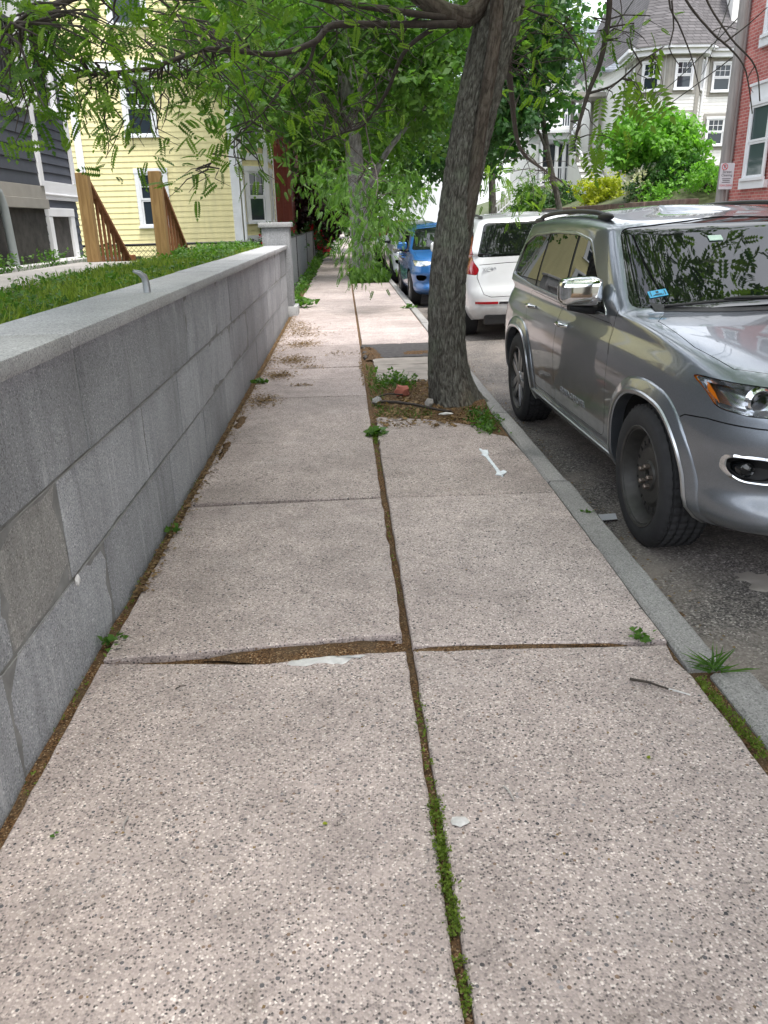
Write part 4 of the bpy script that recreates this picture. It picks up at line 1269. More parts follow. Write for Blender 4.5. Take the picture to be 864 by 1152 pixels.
# ------------------------------------------------------------------ buildings
def frame_of(a, b):
    """wall from a to b (plan); outward is to the right of a->b"""
    a = Vector((a[0], a[1], 0)); b = Vector((b[0], b[1], 0)); u = (b - a); L = u.length; u.normalize()
    return a, u, Vector((u.y, -u.x, 0)), L
def clap(mb, a, b, z0, z1, pitch, lap=.018, back=.12):
    A, u, n, L = frame_of(a, b)
    z = z0; n_ = max(1, round((z1 - z0) / pitch)); h = (z1 - z0) / n_
    for k in range(n_):
        z = z0 + k * h
        p = [A + n * lap, A + u * L + n * lap, A + u * L + n * .002, A + n * .002]
        vs = [(q.x, q.y, zz) for q, zz in zip(p, (z, z, z + h, z + h))] + [((A + n * .0).x, (A + n * 0).y, z), ((A + u * L).x, (A + u * L).y, z)]
        mb.add(vs, [(0, 1, 2, 3), (4, 5, 1, 0)])
    B = A + u * L
    mb.add([(A.x, A.y, z0), (B.x, B.y, z0), (B.x, B.y, z1), (A.x, A.y, z1)] + [(q.x, q.y, zz) for q, zz in ((A - n * back, z0), (B - n * back, z0), (B - n * back, z1), (A - n * back, z1))],
           [(4, 7, 6, 5), (3, 2, 6, 7), (0, 4, 5, 1), (0, 3, 7, 4), (1, 5, 6, 2)])
    return mb
def wbox(mb, a, b, s0, s1, z0, z1, d0, d1):
    """box on a wall: s along it, d outward"""
    A, u, n, L = frame_of(a, b)
    c = A + u * ((s0 + s1) / 2) + n * ((d0 + d1) / 2); c.z = (z0 + z1) / 2
    M = Matrix((u, n, Vector((0, 0, 1)))).transposed()
    return mb.obox(c, (abs(s1 - s0), abs(d1 - d0), abs(z1 - z0)), M)
def window(root, a, b, s, z0, w, h, trim='white', pane='pane', tw=.10, muntin=(1, 1), top=(3, 2), sash='white', base=.02, hood=0):
    fr = MB(); s0, s1, z1 = s, s + w, z0 + h
    wbox(fr, a, b, s0 - tw, s0, z0, z1, base, base + .045); wbox(fr, a, b, s1, s1 + tw, z0, z1, base, base + .045)
    wbox(fr, a, b, s0 - tw - .02, s1 + tw + .02, z1 + .001, z1 + tw + .02, base, base + .055)
    wbox(fr, a, b, s0 - tw - .03, s1 + tw + .03, z0 - .07, z0 - .001, base, base + .09)
    W = fr.build('window', MT[trim], root, world=True, bevel=.005)
    sh = MB(); zm = (z0 + z1) / 2
    for k, (q0, q1, d) in enumerate(((z0, zm, .004), (zm - .0, z1, .018))):
        d0 = base - .010 + d
        for e0, e1, f0, f1 in ((s0 + .001, s0 + .05, q0 + .001, q1 - .001), (s1 - .05, s1 - .001, q0 + .001, q1 - .001), (s0 + .051, s1 - .051, q0 + .001, q0 + .05), (s0 + .051, s1 - .051, q1 - .05, q1 - .001)):
            wbox(sh, a, b, e0, e1, f0, f1, d0, d0 + .022)
        nx_, nz_ = muntin if k == 0 else top
        for i in range(1, nx_):
            ss = s0 + .05 + (w - .1) * i / nx_; wbox(sh, a, b, ss - .010, ss + .010, q0 + .051, q1 - .051, d0, d0 + .018)
        for i in range(1, nz_):
            qq = q0 + .05 + (q1 - q0 - .1) * i / nz_; wbox(sh, a, b, s0 + .051, s1 - .051, qq - .010, qq + .010, d0 + .001, d0 + .017)
    sh.build('sash', MT[sash], W, world=True)
    pn = MB(); wbox(pn, a, b, s0 + .03, s1 - .03, z0 + .03, z1 - .03, base - .04, base - .001)
    pn.build('pane', MT[pane], W, world=True)
    return W
def roof_prism(mb, pts_low, pts_high, th=.12):
    lo = [Vector(p) for p in pts_low]; hi = [Vector(p) for p in pts_high]
    vs = lo + hi + [p - Vector((0, 0, th)) for p in lo + hi]; m = len(lo); fs = []
    for i in range(m - 1):
        fs += [(i, i + 1, m + i + 1, m + i), (2 * m + i, 3 * m + i, 3 * m + i + 1, 2 * m + i + 1), (i, 2 * m + i, 2 * m + i + 1, i + 1), (m + i, m + i + 1, 3 * m + i + 1, 3 * m + i)]
    fs += [(0, m, 3 * m, 2 * m), (m - 1, 3 * m - 1, 4 * m - 1, 2 * m - 1)]
    return mb.add(vs, fs)

# --- yellow house
yh = thing('yellow_house', 'yellow clapboard house with white trim behind the wooden stair railings', 'house', (-8, 30, 0))
Y0, XC_ = 26.0, -3.12
w = MB()
clap(w, (-15, Y0), (XC_, Y0), .1, 5.78, .160); clap(w, (-15, Y0 - .05), (XC_, Y0 - .05), 6.06, 10.2, .160)
clap(w, (XC_, Y0 + .001), (XC_ + .001, 36), .1, 10.2, .160)
w.build('wall', MT['yellow'], yh, world=True)
t = MB()
wbox(t, (-15, Y0 - .05), (XC_, Y0 - .05), 0, 15 + XC_ + .05, 5.785, 6.055, .0, .07)
wbox(t, (-15, Y0), (XC_, Y0), 15 + XC_ - .22, 15 + XC_ + .04, .05, 5.784, .019, .05)
wbox(t, (-15, Y0), (XC_, Y0), 15 + XC_ - 4.72, 15 + XC_ - 4.5, .05, 5.784, .019, .05)
t.build('trim_boards', MT['white'], yh, world=True, bevel=.006)
a, b = (-15, Y0), (XC_, Y0)
for s, z0, h_ in ((15 - 6.08, 1.60, 1.48), (15 - 6.2, 4.12, 1.50)): window(yh, a, b, s, z0, .74, h_, tw=.12, top=(2, 2))
window(yh, (-15, Y0 - .05), (XC_, Y0 - .05), 15 - 6.3, 6.95, .9, 1.5, tw=.12, top=(2, 2))
f0, f1, f2 = (-3.10, 26.14), (-2.32, 26.92), (-2.32, 29.2)
w = MB(); clap(w, f0, f1, .1, 5.6, .160); clap(w, f1, f2, .1, 5.6, .160); clap(w, f2, (-3.10, 30.0), .1, 5.6, .160)
w.build('bay_wall', MT['yellow'], yh, world=True)
t = MB()
for q0, q1 in ((f0, f1), (f1, f2)):
    L = math.dist(q0, q1)
    for s0, s1 in ((0, .12), (L - .12, L + .02)): wbox(t, q0, q1, s0, s1, .05, 5.6, .019, .05)
    wbox(t, q0, q1, 0, L, 3.42, 3.62, .02, .055); wbox(t, q0, q1, -.05, L + .1, 5.45, 5.75, .02, .22); wbox(t, q0, q1, 0, L, 1.0, 1.25, .02, .055)
t.build('bay_trim', MT['white'], yh, world=True)
for q0, q1, s in ((f0, f1, .30), (f1, f2, .6)):
    window(yh, q0, q1, s, 1.65, .62, 1.45, tw=.13, top=(2, 2)); window(yh, q0, q1, s, 3.85, .62, 1.35, tw=.13, top=(2, 2))
rf = MB()
roof_prism(rf, [(-3.4, 25.75, 5.72), (-2.05, 26.70, 5.72), (-2.05, 29.5, 5.72), (-3.14, 30.3, 5.72)], [(-3.3, 27.2, 7.3), (-3.14, 27.4, 7.3), (-3.14, 28.8, 7.3), (-3.14, 29.2, 7.3)])
rf.build('bay_roof', MT['slate'], yh, world=True)
rf = MB(); roof_prism(rf, [(-15.5, 25.5, 10.0), (-2.6, 25.5, 10.0)], [(-15.5, 31, 13.4), (-2.6, 31, 13.4)]); roof_prism(rf, [(-2.6, 36.5, 10.0), (-15.5, 36.5, 10.0)], [(-2.6, 31, 13.4), (-15.5, 31, 13.4)])
rf.build('roof', MT['slate'], yh, world=True)
d = MB(); d.tube([(-3.0, 26.0, 5.6), (-3.0, 26.0, .1)], .045, 8); d.build('downspout', MT['white'], yh, world=True)

# --- red-brown house beyond it
rh = thing('brown_house', 'red brown wooden house half hidden beyond the yellow house', 'house', (-5, 36, 0))
w = MB(); clap(w, (-9, 33), (-1.98, 33), .1, 6.5, .14); clap(w, (-1.98, 33), (-1.98, 40), .1, 6.5, .14); w.build('wall', MT['redbrown'], rh, world=True)
t = MB(); wbox(t, (-9, 33), (-1.98, 33), 7.02 - .12, 7.05, .1, 6.5, .02, .05); wbox(t, (-9, 33), (-1.98, 33), 7.02 - .36, 7.02 - .30, .1, 6.5, .02, .06); t.build('corner_board', MT['redbrown'], rh, world=True)
rf = MB(); roof_prism(rf, [(-9.4, 32.6, 6.4), (-1.6, 32.6, 6.4)], [(-9.4, 36.5, 9), (-1.6, 36.5, 9)]); roof_prism(rf, [(-1.6, 40.4, 6.4), (-9.4, 40.4, 6.4)], [(-1.6, 36.5, 9), (-9.4, 36.5, 9)]); rf.build('roof', MT['roof'], rh, world=True)

# --- slate gray house at the left edge
gh = thing('gray_house', 'dark slate gray clapboard house with white corner boards at the left edge', 'house', (-6, 9, 1.13))
PX = -3.75; MX = -3.96
pa, pb = (PX, 4.0), (PX, 10.87)      # outward is +x
ma, mb_ = (MX, 10.85), (MX, 12.76)
w = MB(); clap(w, pa, pb, 2.07, 2.90, .138, .014, .3); w.build('porch_skirt', MT['gray'], gh, world=True)
w = MB(); w.box(PX - 3, PX - .02, 4, 10.85, 1.0, 1.80); w.build('foundation', MT['stucco'], gh, world=True)
t = MB(); t.box(PX - 1, PX + .035, 4, 10.91, 1.803, 1.92); t.box(PX - 1, PX + .015, 4, 10.89, 1.923, 2.068)
t.build('water_table', MT['taupe'], gh, world=True, bevel=.005)
w = MB(); clap(w, ma, mb_, 2.17, 6.9, .112); clap(w, ma, mb_, 1.16, 1.93, .112); w.box(-12, MX - .13, 4, 12.7, 1.0, 6.9); w.build('wall', MT['graylight'], gh, world=True)
w = MB(); clap(w, (MX, 12.761), (-12, 12.762), 1.16, 6.9, .112); w.build('end_wall', MT['graylight'], gh, world=True)
t = MB(); L = 1.91
wbox(t, ma, mb_, -.02, L, 1.935, 2.165, .0, .045); wbox(t, ma, mb_, -.02, L, 1.99, 2.01, .045, .06)
wbox(t, ma, mb_, L - .10, L + .03, 2.17, 6.9, .019, .05)
t.box(PX - .10, PX + .03, 10.75, 10.885, 2.07, 6.2); t.box(MX + .0, MX + .05, 10.89, 10.95, 2.17, 6.9)
t.box(PX - 1.2, PX + .03, 4, 10.745, 2.905, 2.99)
t.build('trim_boards', MT['white'], gh, world=True, bevel=.004)
window(gh, ma, mb_, .78, 3.08, .66, 1.28, tw=.10, top=(1, 1))
fr = MB()
wbox(fr, ma, mb_, .52, .66, 1.16, 1.72, .0, .06); wbox(fr, ma, mb_, 1.42, 1.58, 1.16, 1.72, .0, .06); wbox(fr, ma, mb_, .52, 1.58, 1.721, 1.83, .0, .065)
bw = fr.build('basement_window', MT['white'], gh, world=True, bevel=.005)
pn = MB(); wbox(pn, ma, mb_, .661, 1.419, 1.16, 1.72, -.02, .020); pn.build('boarded_pane', MT['stucco'], bw, world=True)
rl = MB()
rl.box(PX - .05, PX - .005, 4, 10.74, 3.05, 3.10); rl.box(PX - .055, PX, 4, 10.74, 3.80, 3.86)
for k in range(62):
    y = 4.1 + k * .106; rl.box(PX - .04, PX - .012, y, y + .026, 3.101, 3.799)
rl.build('porch_railing', MT['black'], gh, world=True)
MB().box(-7, PX - .9, 4, 10.7, 2.99, 6.2).build('porch_back', MT['gray'], gh, world=True)
rf = MB(); rf.box(-12.3, MX + .35, 3.6, 13.1, 6.903, 7.1); roof_prism(rf, [(MX + .4, 3.6, 7.1), (MX + .4, 12.9, 7.1)], [(-8, 3.6, 10), (-8, 12.9, 10)]); rf.build('roof', MT['roof'], gh, world=True)
tag(MB().tube([(-3.72, 8.4, 2.02), (-3.68, 9.05, 2.0), (-3.66, 9.22, 1.94), (-3.65, 9.28, 1.80), (-3.64, 9.32, 1.14)], [.048, .048, .05, .048, .042], 12).build('drain_pipe', MT['drain'], smooth=50), 'gray bent drain pipe against the dark foundation of the gray house', 'pipe')
ed = MB(); ed.prism(jag(rect(-3.60, -3.46, 6.0, 11.3), .1, .01, 5), 2, 1.0, 1.19); ed.prism(jag([(-3.9, 11.3), (-3.5, 11.3), (-3.4, 12.6), (-3.9, 12.75)], .1, .01, 5), 2, 1.0, 1.18)
tag(ed.build('house_edging', MT['whitepatch'], bevel=.01), kind='structure')

# --- wooden stair railings
def stair_rail(x, label):
    r = thing('stair_railing', label, 'railing', (x, 10.4, 1.165), 0, 'wooden railings of the garden steps')
    m = MB(); m.box(-.07, .07, -.07, .07, 0, 1.02); m.build('post', MT['wood'], r, bevel=.006)
    m = MB(); m.beam((0, .06, .98), (0, 1.72, -.10), .09, .045); m.build('handrail', MT['wood_red'], r, bevel=.004)
    m = MB(); m.beam((0, .06, .13), (0, 1.72, -.95), .045, .09); m.build('bottom_rail', MT['wood_red'], r, bevel=.004)
    for k in range(8):
        y = .22 + k * .19; z = .98 - 1.08 * (y - .06) / 1.66
        MB().box(-.016, .016, y - .016, y + .016, z - .90, z - .02).build('baluster', MT['wood_red'], r, bevel=.003)
    MB().box(-.06, .06, 1.70, 1.82, -1.1, .02).build('foot_post', MT['wood_red'], r, bevel=.006)
stair_rail(-3.10, 'wooden stair railing with post close to the gray house')
stair_rail(-2.24, 'wooden stair railing with split post, nearer the granite wall')

# --- chain link fences
def chain(name, label, a, b, z0, z1, posts, mesh_mat, sp=.055, r=.0022, top=True, post_mat='black', grp=None):
    A, u, n, L = frame_of(a, b)
    f = thing(name, label, 'fence', (A.x, A.y, z0), 0, grp)
    m = MB(); H_ = z1 - z0
    c = -H_
    while c < L:
        for sg in (0, 1):
            s0, s1 = c, c + H_; q0, q1 = (z0, z1) if sg == 0 else (z1, z0)
            if s0 < 0: q0 += (q1 - q0) * (-s0 / H_); s0 = 0
            if s1 > L: q1 -= (q1 - q0) * ((s1 - L) / (s1 - s0)); s1 = L
            P = A + u * s0 + n * (.003 if sg else -.003); Q = A + u * s1 + n * (.003 if sg else -.003)
            m.beam((P.x, P.y, q0), (Q.x, Q.y, q1), r * 2, r * 2)
        c += sp * 1.414
    m.build('wire_mesh', MT[mesh_mat], f, world=True)
    if top: MB().tube([(A.x, A.y, z1), ((A + u * L).x, (A + u * L).y, z1)], .02, 8).build('rail', MT[post_mat], f, world=True, smooth=60)
    for s in posts:
        P = A + u * s; MB().tube([(P.x, P.y, z0 - .1), (P.x, P.y, z1 + .05)], .028, 8).build('post', MT[post_mat], f, world=True, smooth=60)
    return f
chain('chain_link_fence', 'black chain link fence in front of the yellow house', (-5.2, 14.3), (-1.5, 14.3), .1, 1.28, (0.05, 1.2, 2.45, 3.65), 'black')
chain('chain_link_fence', 'long gray chain link fence beside the sidewalk beyond the pillar', (-1.25, 16.0), (-1.25, 40), .05, 1.25, (0.05, 6.0, 12, 18, 23.9), 'fence_gray', .055, .0035)

# --- brick building on the right
bh = thing('brick_house', 'red brick row house at the right edge with tall white framed windows', 'house', (12, 14, 0))
BX = 9.56; BY = 20.9
MB().box(BX, 20, 2, BY, -.3, 11).build('wall', MT['brick'], bh, world=True)
ba, bb = (BX, BY), (BX, 2)      # outward -x
def bw_(y1, z0, w, h, upper=False):
    s = BY - y1
    W = window(bh, ba, bb, s, z0, w, h, tw=.09, top=(1, 1), pane='pane_teal', base=.05)
    m = MB(); wbox(m, ba, bb, s - .22, s + w + .22, z0 + h + .115, z0 + h + .42, .0, .05); wbox(m, ba, bb, s - .25, s + w + .25, z0 + h + .421, z0 + h + .48, .0, .09)
    m.build('lintel', MT['white'], W, world=True, bevel=.005)
    m = MB(); wbox(m, ba, bb, s - .2, s + w + .2, z0 - .24, z0 - .072, .0, .10); m.build('sill', MT['white'], W, world=True, bevel=.005)
for y1, w_ in ((19.62, .82), (17.2, .82), (14.8, .82), (12, .82), (9, .82)):
    bw_(y1, 2.32, w_, 1.52); bw_(y1 - .15, 5.25, w_ + .1, 1.9); bw_(y1 - .1, 8.3, w_, 1.7)
MB().tube([(BX - .06, 20.45, 0), (BX - .06, 20.45, 10.6)], .05, 8).build('downspout', MT['pole'], bh, world=True)
MB().box(BX - .35, 20.3, 1.7, BY + .3, 10.7, 11.2).build('cornice', MT['white'], bh, world=True, bevel=.03)

# --- white house with the many sided bay
th = thing('white_house', 'large white clapboard house with many sided corner bay and gray shingle roof', 'house', (15, 38, 2))
fp = [(12.75, 38.6), (12.45, 36.35), (13.55, 35.7), (14.85, 35.7), (15.35, 36.55), (21, 36.6)]
w = MB(); ZB, ZE = 2.2, 7.85
for q0, q1 in zip(fp[:-1], fp[1:]): clap(w, q0, q1, ZB, ZE, .13, .014)
clap(w, (12.75, 46), (12.75, 38.6), ZB, ZE, .13, .014)
w.build('wall', MT['whitewall'], th, world=True)
t = MB()
for q0, q1 in zip(fp[:-1], fp[1:]):
    L = math.dist(q0, q1)
    wbox(t, q0, q1, -.02, .11, ZB, ZE - .2, .015, .045); wbox(t, q0, q1, L - .11, L + .02, ZB, ZE - .2, .015, .045)
    wbox(t, q0, q1, -.03, L + .03, 3.35, 3.55, .015, .05)
t.build('corner_boards', MT['taupe'], th, world=True)
t = MB()
for q0, q1 in zip(fp[:-1], fp[1:]):
    L = math.dist(q0, q1); wbox(t, q0, q1, -.1, L + .12, ZE - .2, ZE, .0, .30); wbox(t, q0, q1, -.15, L + .15, ZE, ZE + .12, .0, .42)
t.build('eaves', MT['white'], th, world=True)
def tw_(i, s, z0, w, h): window(th, fp[i], fp[i + 1], s, z0, w, h, trim='white', tw=.07, top=(3, 2), muntin=(1, 1), base=.045)
def surround(i, s, z0, w, h):
    m = MB(); wbox(m, fp[i], fp[i + 1], s - .2, s + w + .2, z0 - .2, z0 + h + .22, .012, .04); return m.build('window_surround', MT['taupe'], th, world=True)
for i, s, z0, w_, h_ in ((1, .30, 6.42, .62, 1.0), (2, .32, 6.42, .64, 1.0), (3, .24, 6.42, .45, 1.0), (4, .45, 6.42, .72, 1.0), (4, .42, 4.35, .70, 1.0), (4, .35, 3.0, .9, .3), (0, .8, 6.45, .5, .9), (1, .30, 4.3, .62, 1.1), (2, .32, 4.3, .64, 1.1)):
    surround(i, s, z0, w_, h_); tw_(i, s, z0, w_, h_)
rf = MB(); ap = (14.3, 39.2, 12.4)
ring = [(12.35, 39.0), (12.2, 35.95), (13.45, 35.25), (15.05, 35.25), (15.75, 36.1), (21.5, 36.15)]
for q0, q1 in zip(ring[:-2], ring[1:-1]): rf.add([(*q0, ZE + .1), (*q1, ZE + .1), ap, (*q0, ZE - .0)], [(0, 1, 2)])
rf.add([(*ring[-2], ZE + .1), (*ring[-1], ZE + .1), (21.5, 40.5, 12.0), ap], [(0, 1, 2, 3)])
rf.add([(12.35, 46, ZE + .1), (*ring[0], ZE + .1), ap, (14.3, 46, 12.4)], [(0, 1, 2, 3)])
rf.build('roof', MT['roof'], th, world=True)
m = MB(); m.box(16.6, 18.4, 37.2, 39, 8.6, 10.6); m.build('dormer', MT['whitewall'], th, world=True)
m = MB(); m.box(16.4, 18.6, 36.95, 39.2, 10.6, 10.75); m.build('dormer_roof', MT['taupe'], th, world=True)
MB().tube([(15.2, 35.98, 7.6), (15.16, 36.02, 2.4)], .05, 8).build('downspout', MT['white'], th, world=True)

# --- white porch house farther on
ph = thing('porch_house', 'white two storey house with columned porch and long front steps', 'house', (14, 48, 2))
w = MB(); clap(w, (11.2, 48), (18, 48), 1.8, 9, .13); clap(w, (11.2, 56), (11.2, 48), 1.8, 9, .13); w.build('wall', MT['whitewall'], ph, world=True)
rf = MB(); roof_prism(rf, [(10.8, 47.5, 9), (18.4, 47.5, 9)], [(10.8, 52, 12), (18.4, 52, 12)]); rf.build('roof', MT['slate'], ph, world=True)
m = MB(); m.box(10.6, 14.2, 45.4, 48, 3.15, 3.3); m.build('porch_deck', MT['white'], ph, world=True); m = MB(); m.box(10.6, 14.2, 45.4, 47.99, 5.45, 5.75); m.box(10.4, 14.4, 45.2, 47.98, 5.755, 5.9); m.build('porch_roof', MT['white'], ph, world=True)
MB().box(10.7, 14.1, 45.5, 47.9, 1.8, 3.14).build('porch_base', MT['whitewall'], ph, world=True)
MB().box(11.3, 14.0, 47.90, 47.97, 3.31, 5.4).build('porch_shade_door', MT['pane'], ph, world=True)  # dark glossy panel standing in for the shade at the back of the porch
for x in (10.75, 11.6, 12.0, 13.0, 14.0): MB().tube([(x, 45.55, 3.3), (x, 45.55, 5.45)], [.12, .095], 12).build('column', MT['white'], ph, world=True, smooth=50)
for zz in (3.3, 5.9):
    m = MB(); m.box(10.7, 14.1, 45.5, 45.56, zz + .75, zz + .82); m.box(10.7, 14.1, 45.5, 45.56, zz + .10, zz + .15)
    for k in range(26): m.box(10.75 + k * .13, 10.79 + k * .13, 45.51, 45.55, zz + .151, zz + .749)
    m.build('porch_balustrade', MT['white'], ph, world=True)
m = MB()
for k in range(8): m.box(9.9, 10.58 - 0 + .0, 45.6 - 0, 47.2, 1.0 + 0, 1.05) if False else m.box(10.55 - .27 * (k + 1), 10.55 - .27 * k - .003, 45.7, 47.1, .5, 3.1 - .2 * (k + 1))
m.build('front_steps', MT['white'], ph, world=True)
m = MB()
for y in (45.65, 47.15): m.beam((10.6, y, 4.05), (8.4, y, 2.2), .06, .08); m.beam((10.6, y, 3.4), (8.4, y, 1.55), .06, .06)
for k in range(15): m.box(10.5 - k * .145, 10.54 - k * .145, 45.63, 45.67, 3.4 - k * .122, 4.0 - k * .122)
m.build('step_railing', MT['white'], ph, world=True)
window(ph, (11.2, 48), (18, 48), 1.2, 6.3, .8, 1.4); window(ph, (11.2, 48), (18, 48), 3.4, 6.3, .8, 1.4)
# --- light gray entry stair between the two white houses
es = thing('entry_stair', 'pale boarded outside stair with dark posts left of the green tree', 'stair', (12.4, 41, 2))
m = MB()
m.prism([(39.2, 1.9), (43, 1.9), (43, 4.6), (42.2, 4.6), (39.2, 2.5)], 0, 11.55, 12.65); m.build('boarded_side', MT['whitewall'], es, world=True)
for k in range(7): MB().box(11.5, 12.69, 39.3 + .42 * k, 39.3 + .42 * k + .05, 2.62 + .3 * k, 2.70 + .3 * k).build('tread', MT['taupe'], es, world=True)
for x in (11.6, 12.6):
    for y, z in ((42.9, 7.0), (41.5, 6.8)): MB().box(x - .07, x + .07, y - .07, y + .07, 4.0, z).build('post', MT['taupe'], es, world=True)
MB().box(11.3, 12.74, 41.2, 43.2, 6.9, 7.1).build('roof', MT['taupe'], es, world=True)
MB().beam((11.58, 39.3, 3.5), (11.58, 42.8, 5.6), .06, .1).build('handrail', MT['white'], es, world=True)

# --- brown stone retaining wall, pole, sign, wires
rt_ = thing('stone_wall', 'low brown stone retaining wall of the planted bank across the street', 'wall', (9.3, 27, 0))
m = MB(); yy = 20.5
yy = 21.6
while yy < 42:
    z = -.1
    for h in (.55, .5, .5, .5):
        m.box(9.16 + rk.uniform(-.02, .02), 9.5, yy + .008 + (.4 if h == .5 else 0), yy + 1.55 + (.4 if h == .5 else 0), z + .006, z + h - .006); z += h
    yy += 1.56
m.build('stonework', MT['brownbrick'], rt_, world=True, bevel=.02)
up_ = thing('utility_pole', 'tall weathered gray wooden utility pole in front of the brick house', 'pole', (8.22, 18, 0))
MB().tube([(0, 0, -.2), (.03, 0, 4), (.05, 0, 10)], [.105, .095, .08], 16).build('shaft', MT['pole'], up_, smooth=60)
MB().box(-1.1, 1.1, -.06, .06, 9.2, 9.32).build('crossarm', MT['pole'], up_)
sg_ = thing('street_sign', 'white no parking street cleaning sign with red line fixed to the utility pole', 'sign', (8.25, 17.86, 2.30))
MB().prism(rounded([(-.15, -.26), (.15, -.26), (.15, .26), (-.15, .26)], .025), 1, -.004, .004).build('plate', MT['sign'], sg_)
def sgm(z, dx=0): return Matrix(((1, 0, 0, dx), (0, 0, -1, -.0055), (0, 1, 0, z), (0, 0, 0, 1)))
text_mesh('lettering', 'P', .10, MT['ink'], sg_, sgm(.185, -.06))
text_mesh('lettering', 'Street', .08, MT['ink'], sg_, sgm(.085))
text_mesh('lettering', 'Cleaning', .068, MT['ink'], sg_, sgm(.018))
text_mesh('lettering', 'TOW ZONE', .052, MT['signred'], sg_, sgm(-.185))
MB().lathe([(-.0065, .066), (-.0065, .053), (-.0045, .053), (-.0045, .066)], (-.06, 0, .185), 32, 1, closed=True).build('symbol_ring', MT['signred'], sg_, recalc=True)
MB().beam((-.103, -.0075, .228), (-.017, -.0075, .142), .002, .013).build('symbol_bar', MT['signred'], sg_)
for k, (z, w_) in enumerate(((-.05, .19), (-.085, .16), (-.12, .18))): MB().box(-w_ / 2, w_ / 2, -.0062, -.0045, z - .006, z + .006).build('small_print', MT['ink'], sg_)
def wire(a, b, sag, label, r=.012):
    a = Vector(a); b = Vector(b); pts = []
    for k in range(25):
        t = k / 24; p = a.lerp(b, t); p.z -= sag * 4 * t * (1 - t); pts.append(p)
    tag(MB().tube(pts, r, 5).build('overhead_wire', MT['wire']), label, 'wire', 'overhead wires')
wire((8.2, 18, 8.9), (10.2, 48, 5.2), .5, 'uppermost overhead wire crossing the gray roof of the white house', .016)
wire((8.2, 18, 5.3), (12.4, 38.0, 5.6), .3, 'middle overhead wire crossing the white clapboards')
wire((8.2, 18, 4.6), (11.5, 42.0, 4.4), .3, 'lowest overhead wire, just above the round green tree')
wire((8.2, 18, 6.6), (14.9, 35.6, 6.9), .3, 'overhead wire that ends at the bay of the white house')
